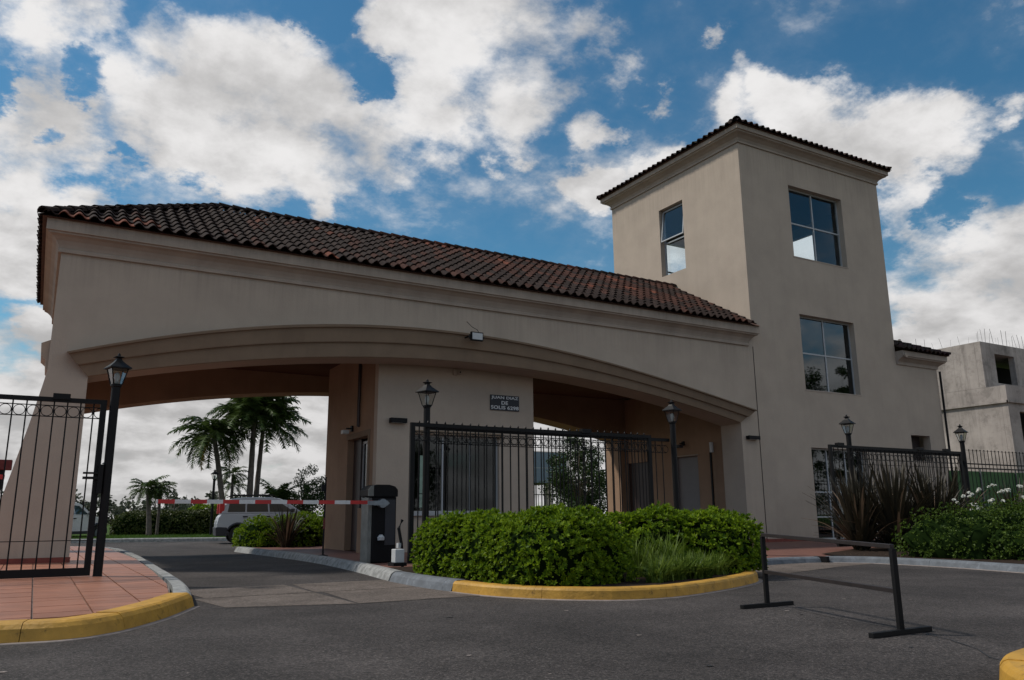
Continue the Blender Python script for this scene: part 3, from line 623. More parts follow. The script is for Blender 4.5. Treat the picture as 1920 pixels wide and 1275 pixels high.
def cap_mesh():
    V = []; F = []; n_ = 7
    for y, r in ((0, .15), (.44, .125)):
        for j in range(n_): t = math.pi*j/(n_-1); V.append((r*math.cos(t), y, r*math.sin(t)*.9+(.02 if y == 0 else 0)))
    for j in range(n_): t = math.pi*j/(n_-1); V.append((.125*math.cos(t), 0, .125*math.sin(t)*.9))
    for j in range(n_-1): F += [(j, j+1, n_+j+1, n_+j), (2*n_+j, 2*n_+j+1, j+1, j)]
    me = bpy.data.meshes.new('ridge_tile'); me.from_pydata(V, [], F); me.materials.append(MT['tile_one']); me.shade_smooth(); me.set_sharp_from_angle(angle=R_(50)); return me
CM = cap_mesh()
def caps(a, b, parent, tf=tint, lift=.0):
    a, b = Vector(a), Vector(b); d = (b-a); n_ = int(d.length/.38); d.normalize(); x_ = d.cross(Vector((0, 0, 1))).normalized(); z_ = x_.cross(d)
    for i in range(n_+1):
        p = a+d*(i*.38)+z_*(lift+random.uniform(-.006, .006)); m_ = Matrix(((x_.x, d.x, z_.x, p.x), (x_.y, d.y, z_.y, p.y), (x_.z, d.z, z_.z, p.z), (0, 0, 0, 1)))
        o = shared('ridge_tile', CM, m_, parent); c = tf(p); o.color = (c[0]*.7, c[1]*.7, c[2]*.7, 1)
caps(A, H, rf); caps(H, (20.9, RYm, RZ), rf, lift=.01)

# ================================================================== windows
def win(parent, name, o, u, n, w_, z0, z1, cols, rows, fr=.06, inset=.2, fm='white_frame', gm='glass', dep=.06, skip=()):
    """frame with glazing bars set back in an opening; panes are its children"""
    o, u, n = Vector(o), Vector(u), Vector(n); b = o-n*inset; mb = MB(); Z = Vector((0, 0, 1))
    def bar(a0, a1, c0, c1, d=dep): mb.obox(b+u*a0+Z*c0, u, -n, Z, a1-a0, d, c1-c0)
    bar(0, fr, z0, z1); bar(w_-fr, w_, z0, z1); bar(fr, w_-fr, z0, z0+fr); bar(fr, w_-fr, z1-fr, z1)
    cw = (w_-2*fr-(cols-1)*fr)/cols; rh = (z1-z0-2*fr-(len(rows)-1)*fr); tot = sum(rows)
    for i in range(cols-1): bar(fr+cw*(i+1)+fr*i, fr+(cw+fr)*(i+1), z0+fr, z1-fr)
    z = z0+fr; P_ = []
    for r, q in enumerate(rows):
        hgt = rh*q/tot
        for c in range(cols): P_.append((fr+(cw+fr)*c, fr+(cw+fr)*c+cw, z, z+hgt, r, c))
        z += hgt
        if r < len(rows)-1:
            for c in range(cols): bar(fr+(cw+fr)*c, fr+(cw+fr)*c+cw, z, z+fr)
            z += fr
    f = mb.build(name, fm, parent)
    for a0, a1, c0, c1, r, c in P_:
        if (r, c) in skip: continue
        g_ = MB(); g_.obox(b+u*(a0-.004)-n*(dep*.4)+Z*(c0-.004), u, -n, Z, a1-a0+.008, .008, c1-c0+.008); g_.build('pane', gm, f)
    return f

# ================================================================== tower
TX0, TX1, TZ = 21.0, 29.0, 14.55
tw = root('corner_tower', (25, 23, 0), 'tall square beige tower with stacked four-pane windows', 'tower')
FH = [(2.55, 5.6, .12, 3.30), (2.55, 5.6, 5.38, 8.19), (2.55, 5.6, 10.42, 13.27)]
tf_ = MB(); wall(tf_, (TX0, FY, 0), (1, 0, 0), (0, -1, 0), 8.0, .05, TZ, .3, FH); tf_.build('front_wall', 'stucco_tower', tw)
tb = MB(); wall(tb, (TX1, 26.9, 0), (-1, 0, 0), (0, 1, 0), 8.0, .05, TZ, .3, [(2.4, 5.45, 10.42, 13.27)]); tb.build('rear_wall', 'stucco_tower', tw)
tl = MB(); wall(tl, (TX0, 26.6, 0), (0, -1, 0), (-1, 0, 0), 7.0, .05, TZ, .3, [(2.81, 4.22, 10.42, 13.27)]); tl.build('left_wall', 'stucco_tower', tw)
trw = MB(); wall(trw, (TX1, 19.6, 0), (0, 1, 0), (1, 0, 0), 7.0, .05, TZ, .3, [(2.81, 4.22, 10.42, 13.27)]); trw.build('right_wall', 'stucco_tower', tw)
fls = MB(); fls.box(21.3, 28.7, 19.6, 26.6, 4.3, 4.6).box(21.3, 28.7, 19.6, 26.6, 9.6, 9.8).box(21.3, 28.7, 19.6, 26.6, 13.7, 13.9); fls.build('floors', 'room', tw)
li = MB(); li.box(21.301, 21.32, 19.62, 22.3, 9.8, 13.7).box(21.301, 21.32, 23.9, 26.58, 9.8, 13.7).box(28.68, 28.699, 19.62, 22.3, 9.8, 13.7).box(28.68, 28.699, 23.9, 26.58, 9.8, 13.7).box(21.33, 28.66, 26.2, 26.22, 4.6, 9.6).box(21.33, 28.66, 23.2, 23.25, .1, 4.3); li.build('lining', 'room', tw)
win(tw, 'window', (TX0+2.55, FY, 0), (1, 0, 0), (0, -1, 0), 3.05, 5.38, 8.19, 2, (1, 1), inset=.22, gm='glass_dark', fr=.055)
win(tw, 'window', (TX0+2.55, FY, 0), (1, 0, 0), (0, -1, 0), 3.05, 10.42, 13.27, 2, (1, 1), inset=.22, fr=.055)
win(tw, 'window', (TX1-2.4, 26.9, 0), (-1, 0, 0), (0, 1, 0), 3.05, 10.42, 13.27, 2, (1, 1), inset=.22, fr=.055)
win(tw, 'window', (TX1, 22.41, 0), (0, 1, 0), (1, 0, 0), 1.41, 10.42, 13.27, 1, (1, 1), inset=.22, fr=.055)
wl = win(tw, 'window', (TX0, 23.79, 0), (0, -1, 0), (-1, 0, 0), 1.41, 10.42, 13.27, 1, (1, 1), inset=.22, fr=.055, skip=((1, 0),))
# hopper sash, hung at the top and pushed out at its foot
sa = MB(); ph = R_(7); U = Vector((0, -1, 0)); Dn = Vector((-math.sin(ph), 0, -math.cos(ph))); Nn = Vector((-math.cos(ph), 0, math.sin(ph))); o0 = Vector((21.2, 23.74, 13.2))
for a0, a1, c0, c1 in ((0, .05, 0, 1.33), (1.26, 1.31, 0, 1.33), (.05, 1.26, 0, .05), (.05, 1.26, 1.28, 1.33)): sa.obox(o0+U*a0+Dn*c0, U, Nn, Dn, a1-a0, .04, c1-c0)
sh = sa.build('tilted_sash', 'white_frame', tw); g_ = MB(); g_.obox(o0+U*.05+Dn*.05+Nn*.015, U, Nn, Dn, 1.21, .008, 1.23); g_.build('pane', 'glass', sh)
win(tw, 'glazed_door', (TX0+2.55, FY, 0), (1, 0, 0), (0, -1, 0), 3.05, .12, 3.30, 3, (.9, 1.05, 1.9), inset=.2, gm='glass_dark', fr=.05)
sills = MB()
for z in (5.38, 10.42): MB().box(TX0+2.5, TX0+5.65, FY-.012, FY-.001, z-.05, z).build('sill', 'stucco_trim', tw)
tp = [(0, 14.40), (.05, 14.40), (.06, 14.47), (.03, 14.49), (.08, 14.58), (.19, 14.66), (.30, 14.71), (.305, 14.75), (.36, 14.76), (.36, 14.93), (0, 14.93)]
mb = MB(); sweep(mb, [(TX0, 26.9), (TX0, FY), (TX1, FY), (TX1, 26.9)], tp, closed=True); mb.build('cornice', 'stucco_trim', tw)
tr = MB(); e0, e1, f0, f1, tz = 20.56, 29.44, 18.86, 27.34, 14.94; pk = (25, 23.1, 16.9)
tr.add([(e0, f0, tz), (e1, f0, tz), (e1, f1, tz), (e0, f1, tz), pk], [(0, 1, 4), (1, 2, 4), (2, 3, 4), (3, 0, 4), (3, 2, 1, 0)]); trf = tr.build('roof', 'terracotta', tw)
ta = math.atan2(16.9-tz, 4.3); dark = lambda x: tuple(q*random.uniform(.75, 1.2) for q in (.04, .026, .022))
tA = slope_tiles((e0, f0, tz+.03), (1, 0, 0), (0, 1, 0), ta, e1-e0, 4.7, lambda a, s: s+.05 < a < (e1-e0)-s-.05)
tB = slope_tiles((e0, f1, tz+.03), (0, -1, 0), (1, 0, 0), ta, f1-f0, 4.7, lambda a, s: s+.05 < a < (f1-f0)-s-.05)
ea = [m_ for m_ in tA+tB if m_.translation.z < tz+.12]; one_tiles(ea, trf, dark); join_tiles('upper_roof_tiles', [m_ for m_ in tA+tB if m_.translation.z >= tz+.12], trf, dark)
for c in ((e0, f0), (e1, f0), (e0, f1)): caps((c[0], c[1], tz+.03), pk, trf, dark, .02)
MB().box(23.0, 26.7, FY-.03, FY-.002, .1, .12).box(21.02, 23.5, FY-.03, FY-.002, .1, .2).build('plinth', 'plinth', tw)

# low wing beyond the tower
wg = root('side_wing', (30.3, 20, 0), 'low beige wing with a tiled eave joined to the right of the tower', 'building')
ww = MB(); wall(ww, (TX1+.003, FY+.01, 0), (1, 0, 0), (0, -1, 0), 2.65, .05, 7.3, .3, [(.42, 1.65, 3.0, 4.0)]); ww.box(TX1+2.35, TX1+2.653, FY+.31, 26, .05, 7.3); ww.build('wall', 'stucco_tower', wg)
MB().box(29.35, 30.7, FY+.5, FY+.55, 2.9, 4.1).build('opening_back', 'dark_door', wg)
mb = MB(); sweep(mb, [(TX1+.01, FY+.01), (31.62, FY+.01), (31.62, 26)], [(0, 6.78), (.05, 6.78), (.06, 6.84), (.08, 6.9), (.2, 7.0), (.28, 7.04), (.29, 7.08), (.33, 7.09), (.33, 7.3), (0, 7.3)]); mb.build('cornice', 'stucco_trim', wg)
wr = MB(); wr.add([(29.01, 18.9, 7.32), (32.05, 18.9, 7.32), (32.05, 26, 7.32), (29.01, 21.9, 8.7), (29.01, 26, 8.7)], [(0, 1, 3), (1, 2, 4, 3)]); wrf = wr.build('roof', 'terracotta', wg)
wt = slope_tiles((28.98, 18.9, 7.34), (1, 0, 0), (0, 1, 0), R_(25), 3.1, 3.2, lambda a, s: a < 3.0-s+.1); one_tiles(wt, wrf, dark); caps((32.05, 18.9, 7.34), (29.05, 21.9, 8.74), wrf, dark)
MB().tube([(31.72, FY-.08, 6.7), (31.72, FY-.08, .1)], .045).build('downpipe', 'black_plastic', wg)
MB().tube([(29.15, FY-.38, 7.12), (29.15, FY-.2, 7.12)], .10, 12).build('pipe_end', 'stucco_trim', wg)

# ================================================================== guard booth in the middle of the arch
BX0, BX1, BY0, BY1 = 7.66, 12.57, 20.25, 24.62
gb = root('guard_booth', (10, 22.4, 0), 'beige guard booth under the arch with a wide dark window and a side door', 'booth')
bf = MB(); wall(bf, (BX0, BY0, 0), (1, 0, 0), (0, -1, 0), BX1-BX0, .1, 5.62, .25, [(1.1, 3.73, 1.12, 3.22)]); bf.build('front_wall', 'stucco', gb)
bs = MB(); wall(bs, (BX0, BY1, 0), (0, -1, 0), (-1, 0, 0), BY1-BY0-.253, .1, 5.62, .25, [(2.02, 3.72, .1, 3.2)]); bs.build('side_wall', 'stucco_warm_shade', gb)
bo = MB(); wall(bo, (BX1, BY0+.253, 0), (0, 1, 0), (1, 0, 0), BY1-BY0-.253, .1, 5.62, .25, []); wall(bo, (BX1-.253, BY1, 0), (-1, 0, 0), (0, 1, 0), BX1-BX0-.506, .1, 5.62, .25, [(1.2, 3.4, 1.2, 3.0)]); bo.build('rear_wall', 'stucco_warm_shade', gb)
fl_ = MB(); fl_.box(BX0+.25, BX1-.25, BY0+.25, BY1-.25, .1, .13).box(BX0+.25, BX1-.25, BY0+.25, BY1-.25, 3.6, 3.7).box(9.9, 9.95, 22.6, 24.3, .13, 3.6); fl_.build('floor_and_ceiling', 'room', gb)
win(gb, 'window', (BX0+1.1, BY0, 0), (1, 0, 0), (0, -1, 0), 2.63, 1.12, 3.22, 3, (1,), inset=.1, gm='glass_booth', fr=.045)
MB().box(BX0+1.0, BX0+3.85, BY0-.07, BY0-.002, 3.22, 3.33).build('window_head', 'arch_trim', gb)
MB().box(BX0+1.02, BX0+3.81, BY0-.08, BY0-.002, 1.04, 1.12).build('window_sill', 'white_frame', gb)
for k_, x in enumerate((8.78, 9.35, 10.1, 10.72, 11.1)):
    c = MB(); pts = [(x+i*.045, BY0+.32+.03*math.sin(i*2.2)) for i in range(7)]; V = [(p[0], p[1], z) for z in (1.15, 3.3) for p in pts]; c.add(V, [(i, i+1, i+8, i+7) for i in range(6)]); c.build('curtain', 'curtain', gb, fix=False)
dp = win(gb, 'glass_door', (BX0, BY1-2.02-.62, 0), (0, -1, 0), (-1, 0, 0), 1.08, .12, 3.12, 1, (1.1, 1.9), inset=.24, gm='glass_booth', fr=.07)
MB().box(BX0+.19, BX0+.23, BY1-2.64, BY1-2.03, .1, 3.2).build('door_side_panel', 'dark_door', gb)
MB().box(BX0-.02, BX0-.002, BY1-3.86, BY1-3.72, .1, 3.36).box(BX0-.02, BX0-.002, BY1-3.72, BY1-1.95, 3.2, 3.36).build('door_surround', 'arch_trim', gb)
MB().box(BX0-.26, BX0-.02, 20.55, 20.85, .1, 1.25).build('buttress', 'stucco_warm_shade', gb)
MB().tube([(BX0-.05, 21.62, 3.5), (BX0-.05, 21.62, 5.6)], .045, 8).build('conduit', 'dark_door', gb)
# nameplate
sg = root('address_sign', (11.58, BY0-.02, 4.25), 'small black address plate with white lettering on the booth wall', 'sign')
MB().box(11.09, 12.06, BY0-.03, BY0-.003, 4.02, 4.47).build('plate', 'navy', sg)
def text(s, x0, x1, z, h, y, m, parent, name='lettering', off=.0, nrm='y'):
    cu = bpy.data.curves.new('t', 'FONT'); cu.body = s; cu.size = 1; cu.extrude = .002; cu.offset = off; cu.space_character = 1.05
    ob = bpy.data.objects.new('t', cu); COL.objects.link(ob); dg = bpy.context.evaluated_depsgraph_get(); me = bpy.data.meshes.new_from_object(ob.evaluated_get(dg)); bpy.data.objects.remove(ob)
    vs = np.array([v.co[:] for v in me.vertices]); a, b = vs.min(0), vs.max(0)
    for v in me.vertices:
        q = v.co; v.co = ((x0+(q.x-a[0])/(b[0]-a[0])*(x1-x0)), y-(.004 if q.z > 0 else 0), z+(q.y-a[1])/(b[1]-a[1])*h)
    me.materials.clear(); me.materials.append(MT[m]); me.name = name; return put(bpy.data.objects.new(name, me), parent)
yy = BY0-.0305
text('JUAN DIAZ', 11.12, 12.03, 4.335, .105, yy, 'white_paint', sg, off=.022); text('DE', 11.46, 11.68, 4.195, .105, yy, 'white_paint', sg, off=.022); text('SOLIS 6298', 11.11, 12.04, 4.055, .105, yy, 'white_paint', sg, off=.022)

# ---- fittings on the walls
def wallbox(x0, x1, y, z0, z1, label):
    r_ = root('wall_light', ((x0+x1)/2, y, z0), label, 'wall light', 'black box wall lights')
    b_ = MB(); b_.box(x0, x1, y-.16, y-.002, z0, z1); b_.build('housing', 'black_plastic', r_, bevel=.008); MB().box(x0+.03, x1-.03, y-.13, y-.03, z0-.012, z0-.001).build('lens', 'lamp_glass', r_)
wallbox(7.99, 8.46, BY0, 3.49, 3.62, 'black box light on the booth wall left of the gate'); wallbox(20.36, 20.88, FY, 3.46, 3.58, 'black box light on the wall at the right foot of the arch')
fd = root('floodlight', (9.88, 19.0, 5.75), 'small square white-faced floodlight fixed on the arch moulding', 'floodlight')
b_ = MB(); b_.box(9.70, 10.07, 18.74, 18.82, 5.66, 5.90); b_.build('housing', 'black_metal', fd, bevel=.01); MB().box(9.73, 10.04, 18.733, 18.739, 5.69, 5.87).build('lens', 'white_plastic', fd)
b_ = MB(); b_.box(9.66, 9.69, 18.77, 18.8, 5.7, 5.82).box(9.62, 9.66, 18.77, 19.0, 5.74, 5.78).box(10.08, 10.11, 18.77, 19.0, 5.74, 5.78); b_.build('bracket', 'black_metal', fd)
MB().tube([(9.98, 18.83, 5.9), (9.96, 18.9, 6.0), (9.9, 19.1, 6.12), (9.84, 19.28, 6.3)], .008, 5).build('cable', 'black_plastic', fd)
cm = root('security_camera', (9.99, BY0, 5.0), 'small beige security camera high on the booth wall', 'camera')
b_ = MB(); b_.box(9.88, 10.02, BY0-.06, BY0-.002, 4.94, 5.12); b_.build('housing', 'stucco_trim', cm, bevel=.01); MB().lathe([(.05, 0), (.055, .09)], (10.05, BY0-.1, 4.97), 10).build('camera_head', 'stucco_trim', cm); MB().box(10.03, 10.07, BY0-.157, BY0-.15, 5.0, 5.04).build('lens', 'black_plastic', cm)
for (x, y, z, lab) in ((BX0, 22.2, 3.42, 'white spotlight on a dark bracket over the booth door'), (20.5, 22.5, 3.5, 'dark shaded lamp over the grey door at the right wall')):
    s_ = root('spotlight', (x, y, z), lab, 'spotlight'); b_ = MB(); b_.box(x-.06, x-.002, y-.06, y+.06, z, z+.16).box(x-.2, x-.06, y-.02, y+.02, z+.06, z+.1); b_.build('bracket', 'black_metal', s_)
    b_ = MB(); b_.box(x-.32, x-.14, y-.11, y+.11, z-.08, z+.03); b_.build('head', 'white_plastic' if x < 10 else 'cladding', s_, bevel=.01)

# ================================================================== lamp posts
GY = 14.24
def make_lamp(label):
    r_ = root('lamp_post', (0, 0, 0), label, 'lamp post', 'black lantern posts along the gate line')
    b_ = MB(); b_.tube([(0, 0, .1), (0, 0, 3.10)], .066, 14); b_.build('post', 'black_metal', r_, smooth=True).data.set_sharp_from_angle(angle=R_(40))
    MB().lathe([(.085, .1), (.085, .14), (.065, .17)], n=14).build('base', 'black_metal', r_)
    MB().lathe([(.06, 3.08), (.085, 3.10), (.085, 3.12), (.05, 3.13)], n=12).build('collar', 'black_metal', r_)
    lf = MB(); zb, zt, rb, rt_ = 3.13, 3.39, .075, .135; a = [math.pi/4+i*math.pi/2+.25 for i in range(4)]
    B_ = [Vector((rb*1.25*math.cos(t), rb*1.25*math.sin(t), zb)) for t in a]; T_ = [Vector((rt_*1.3*math.cos(t), rt_*1.3*math.sin(t), zt)) for t in a]
    for i in range(4):
        lf.tube([B_[i], T_[i]], .009, 4); lf.tube([B_[i], B_[(i+1) % 4]], .009, 4); lf.tube([T_[i], T_[(i+1) % 4]], .012, 4)
    fr = lf.build('lantern_frame', 'black_metal', r_)
    for i in range(4):
        m_ = .97; MB().add([B_[i]*m_+Vector((0, 0, zb*.03)), B_[(i+1) % 4]*m_+Vector((0, 0, zb*.03)), T_[(i+1) % 4]*m_+Vector((0, 0, zt*.03)), T_[i]*m_+Vector((0, 0, zt*.03))], [(0, 1, 2, 3)]).build('glass_pane', 'lamp_glass', fr)
    MB().lathe([(.03, 3.14), (.032, 3.2), (.045, 3.24), (.04, 3.3), (.012, 3.33)], n=10).build('bulb', 'white_plastic', r_, smooth=True)
    MB().lathe([(.235, 3.385), (.235, 3.40), (.16, 3.45), (.09, 3.50), (.055, 3.54), (.05, 3.56), (.09, 3.575), (.095, 3.585), (.03, 3.60), (.022, 3.635), (.004, 3.65)], n=4, rot=math.pi/4+.25).build('cap', 'black_metal', r_)
    return r_
L1 = make_lamp('nearest black lantern post, at the left gate beside the entry lane')
specs = [(.925, GY, 'black lantern post at the left gate beside the entry lane'), (6.40, GY, 'black lantern post in front of the booth at the left end of the middle gate'),
         (12.66, GY, 'black lantern post at the right end of the middle gate, over the second bush'), (18.92, GY, 'black lantern post behind the bronze spiky plants, near the tower door'), (24.2, GY, 'black lantern post against the raw concrete house at the far right')]
for i, (x, y, lab) in enumerate(specs):
    o = L1 if i == 0 else copy_tree(L1); o.location = (x, y, 0); o['label'] = lab
for x, y, s_, lab in ((8.2, 46, 1.0, 'distant lantern post left of the tall palms, seen under the arch'), (2.55, 40.2, 1.0, 'distant lantern post glimpsed through the end of the left gate')):
    o = copy_tree(L1); o.location = (x, y, -.02 if x > 5 else .05); o['label'] = lab; o['group'] = 'distant lantern posts'

# ================================================================== iron gates and fences
def bar_mesh(h, r=.009, tip=0.):
    mb = MB(); mb.tube([(0, 0, 0), (0, 0, h)], r, 6)
    if tip: mb.lathe([(r*.8, h), (r*2.0, h+tip*.3), (.001, h+tip)], n=6)
    me = bpy.data.meshes.new('bar'); bm = bmesh.new(); me.from_pydata(mb.v, [], mb.f); bm.from_mesh(me); bmesh.ops.recalc_face_normals(bm, faces=bm.faces); bm.to_mesh(me); bm.free(); me.materials.append(MT['black_metal']); return me
def ring_mesh(R, r=.006):
    V = []; F = []; n, m_ = 20, 5
    for i in range(n):
        a = 2*math.pi*i/n
        for j in range(m_): b_ = 2*math.pi*j/m_; V.append(((R+r*math.cos(b_))*math.cos(a), r*math.sin(b_), (R+r*math.cos(b_))*math.sin(a)))
    for i in range(n):
        for j in range(m_): F.append((i*m_+j, ((i+1) % n)*m_+j, ((i+1) % n)*m_+(j+1) % m_, i*m_+(j+1) % m_))
    me = bpy.data.meshes.new('ring'); me.from_pydata(V, [], F); me.materials.append(MT['black_metal']); return me
def gate(name, x0, x1, y, zb, zt, label, cat, sp=.18, rings=True, tips=0., stl=(1, 1), bot=.12, brackets=(), group=None, top=.07, ringz=(-.31, -.15)):
    r_ = root(name, ((x0+x1)/2, y, zb), label, cat, group)
    MB().box(x0, x1, y-.03, y+.03, zt-top, zt).build('top_rail', 'black_metal', r_)
    if bot: MB().box(x0, x1, y-.035, y+.035, zb, zb+bot).build('bottom_rail', 'black_metal', r_)
    if stl[0]: MB().box(x0, x0+.09, y-.032, y+.032, zb+bot, zt-top).build('stile', 'black_metal', r_)
    if stl[1]: MB().box(x1-.09, x1, y-.032, y+.032, zb+bot, zt-top).build('stile', 'black_metal', r_)
    zr0, zr1 = zt+ringz[0], zt+ringz[1]
    for z in ((zr0, zr1) if rings else (zt-.42,)): MB().box(x0+.09, x1-.09, y-.006, y+.006, z-.007, z+.007).build('ring_rail', 'black_metal', r_)
    MB().box(x0+.09, x1-.09, y-.006, y+.006, zb+.52, zb+.532).build('low_rail', 'black_metal', r_)
    h = (zt-top if not tips else zt)-zb-bot+.001; bm_ = bar_mesh(h, .012, tips); rg = ring_mesh((zr1-zr0)/2-.008)
    n = int(round((x1-x0)/sp)); sp = (x1-x0)/n
    for i in range(1, n):
        shared('bar', bm_, Matrix.Translation((x0+i*sp, y, zb+bot)), r_)
    if rings:
        for i in range(n):
            if i == 0 and stl[0]: pass
            shared('ring', rg, Matrix.Translation((x0+(i+.5)*sp, y-.001, (zr0+zr1)/2)), r_)
    for bx in brackets: MB().box(bx-.12, bx+.12, y-.06, y+.06, zt-.03, zt+.06).build('roller_bracket', 'black_metal', r_)
    return r_
gl = gate('sliding_gate', -3.2, .82, GY+.02, .17, 2.87, 'black barred gate leaf slid open over the left pavement', 'gate', sp=.186, brackets=(.18,), ringz=(-.30, -.13))
b_ = MB(); b_.box(.58, .8, GY-.06, GY-.02, 1.62, 1.66).box(.58, .8, GY-.06, GY-.02, 1.70, 1.73).box(.79, .86, GY-.07, GY+.0, 1.4, 1.85); b_.build('latch', 'black_metal', gl)
gate('sliding_gate', 6.02, 11.9, GY-.09, .17, 2.77, 'black barred gate leaf with ring row drawn across in front of the booth window', 'gate', sp=.184, tips=.055, brackets=(11.05-.95,), ringz=(-.34, -.17))
gate('fixed_fence', 6.5, 12.6, GY+.10, .17, 2.74, 'fixed black railing just behind the middle gate leaf, up to the second lantern', 'fence', sp=.205, stl=(0, 0), ringz=(-.33, -.16))
gate('sliding_gate', 17.96, 23.9, GY-.09, .17, 2.79, 'black barred gate leaf behind the bronze spiky plants by the tower door', 'gate', sp=.18, rings=True, brackets=(18.4, 21.9, 23.2), ringz=(-.36, -.2))
gate('fixed_fence', 19.0, 24.1, GY+.12, .17, 2.74, 'fixed black railing behind the right gate leaf, between the two right lanterns', 'fence', sp=.2, stl=(0, 0), rings=False)
fr_ = gate('fixed_fence', 24.3, 44.0, GY, .17, 2.86, 'black railing running off right from the last lantern towards the frame edge', 'fence', sp=.2, stl=(0, 0), rings=False, top=.0, tips=.04)
MB().box(24.3, 44, GY-.015, GY+.015, 2.30, 2.34).box(24.3, 44, GY-.015, GY+.015, 2.44, 2.47).build('mid_rail', 'black_metal', fr_)
ga = root('gate_motor', (5.83, 14.3, .1), 'small white cabinet on a black foot at the left end of the middle gate', 'gate motor')
MB().box(5.72, 5.98, 14.1, 14.38, .13, .19).build('foot', 'black_plastic', ga); MB().box(5.76, 5.94, 14.12, 14.32, .19, .43).build('cover', 'white_plastic', ga, bevel=.012); MB().box(5.93, 6.0, 14.4, 14.5, .44, .53).build('junction_box', 'white_plastic', ga)
MB().tube([(6.02, 14.4, .1), (6.0, 14.42, .5), (5.95, 14.45, .8), (6.03, 14.48, .95)], .03, 6).build('cable', 'black_plastic', ga)

# ================================================================== lane barrier
ba = root('lane_barrier', (6.1, 16, .1), 'black and grey lane barrier cabinet with a red and white boom across the entry lane', 'barrier')
cb = MB(); cb.box(5.95, 6.47, 15.86, 16.3, .1, 1.42); cb.build('cabinet', 'black_plastic', ba, bevel=.02)
sp_ = MB(); sp_.box(5.86, 5.947, 15.88, 16.28, .1, 1.40); sp_.build('side_panel', 'grey_metal', ba, bevel=.01)
sp_ = MB(); sp_.box(6.22, 6.44, 15.845, 15.858, .45, 1.36); sp_.build('front_panel', 'cladding', ba)
hd = MB(); hd.prism([(5.84, 1.42), (6.49, 1.42), (6.49, 1.56), (6.43, 1.63), (6.3, 1.665), (6.02, 1.665), (5.9, 1.63), (5.84, 1.56)], 15.83, 16.33); hd.build('hood', 'black_plastic', ba, bevel=.015)
MB().prism([(5.832, 1.43), (5.95, 1.43), (5.95, 1.648), (5.9, 1.633), (5.832, 1.56)], 15.815, 15.829).build('hood_cheek', 'grey_metal', ba)
MB().tube([(6.12, 15.72, 1.285), (6.12, 15.86, 1.285)], .09, 16).build('hub', 'galvanised', ba)
ar = MB(); ar.prism([(5.78, 1.25), (6.2, 1.235), (6.26, 1.285), (6.2, 1.34), (5.78, 1.33)], 15.70, 15.74); ar.build('boom_clamp', 'galvanised', ba)
MB().lathe([(.07, 0), (.075, .06), (.03, .11)], (6.13, 15.82, .55), 12).build('knob', 'white_plastic', ba)
bm0 = root('boom', (0, 0, 0)) if False else None
xb = 5.90; i = 0; c_ = ['white_paint', 'red_paint']
edges = [1.84, 1.87, 2.15, 2.42, 2.70, 2.98, 3.27, 3.56, 3.86, 4.16, 4.47, 4.78, 5.10, 5.42, 5.90]
for i in range(len(edges)-1):
    x0, x1 = edges[i], edges[i+1]; z = lambda x: 1.315-(x-1.84)*.003
    MB().obox((x0, 15.705, z(x0)-.038), ((x1-x0), 0, z(x1)-z(x0)), (0, 1, 0), (0, 0, 1), 1., .05, .072).build('boom_stripe', c_[i % 2], ba)
pp = root('boom_rest', (5.95, 19.3, .1), 'thin dark post with a red band standing at the lane kerb by the booth', 'post')
MB().tube([(5.9, 18.9, .12), (5.9, 18.9, 1.95)], .022, 8).build('pole', 'black_metal', pp); MB().tube([(5.9, 18.9, .75), (5.9, 18.9, 1.0)], .026, 8).build('red_band', 'dark_red', pp); MB().lathe([(.14, .11), (.12, .15), (.03, .17)], (5.9, 18.9, 0), 10).build('foot', 'black_metal', pp)
MB().box(5.80, 5.88, 18.87, 18.93, 1.62, 1.78).build('signal_head', 'black_plastic', pp); MB().tube([(5.9, 18.9, 1.88), (5.82, 18.9, 1.96)], .012, 5).build('hook', 'black_metal', pp)
ic = root('card_reader', (-.55, 17.2, .13), 'dark red card reader post with an orange band at the left frame edge', 'card reader')
b_ = MB(); b_.tube([(-.62, 17, .13), (-.66, 17, 1.2), (-.6, 17, 1.9)], .07, 8); b_.build('post', 'black_metal', ic); MB().box(-.70, -.44, 16.9, 17.1, 1.88, 2.06).build('reader', 'dark_red', ic, bevel=.01); MB().tube([(-.607, 17, 1.72), (-.603, 17, 1.80)], .075, 8).build('band', 'red_paint', ic)

# ================================================================== foreground stand
st = root('crowd_barrier', (6.75, 5.55, 0), 'black steel crowd barrier with two rails standing on the asphalt in front', 'barrier')
pA, pB = Vector((7.10, 6.59, 0)), Vector((6.41, 4.50, 0)); du = (pB-pA).normalized(); nn = Vector((-du.y, du.x, 0)); Z = Vector((0, 0, 1))
def sbar(name, a, b, t, ht):
    d = (b-a); L = d.length; d.normalize(); s_ = Vector((-d.y, d.x, 0)) if abs(d.z) < .9 else nn; w3 = d.cross(s_); o_ = a-s_*t/2-w3*ht/2
    mb = MB(); mb.obox(o_, d, s_, w3, L, t, ht); return mb.build(name, 'rust_metal' if 'rail' in name else 'black_metal', st, bevel=.003)
for p in (pA, pB): sbar('upright', p+Z*.04, p+Z*.755*(1 if p is pA else .93), .045, .045)
hA, hB = .775, .72
for z in ((hA, hB), (.375, .352)): sbar('rail', pA+Z*z[0], pB+Z*(z[1]), .042, .036)
fd_ = Vector((1, -.01, 0)).normalized()
for p in (pA, pB): sbar('foot', p-fd_*.39+Z*.022, p+fd_*.39+Z*.022, .05, .042)

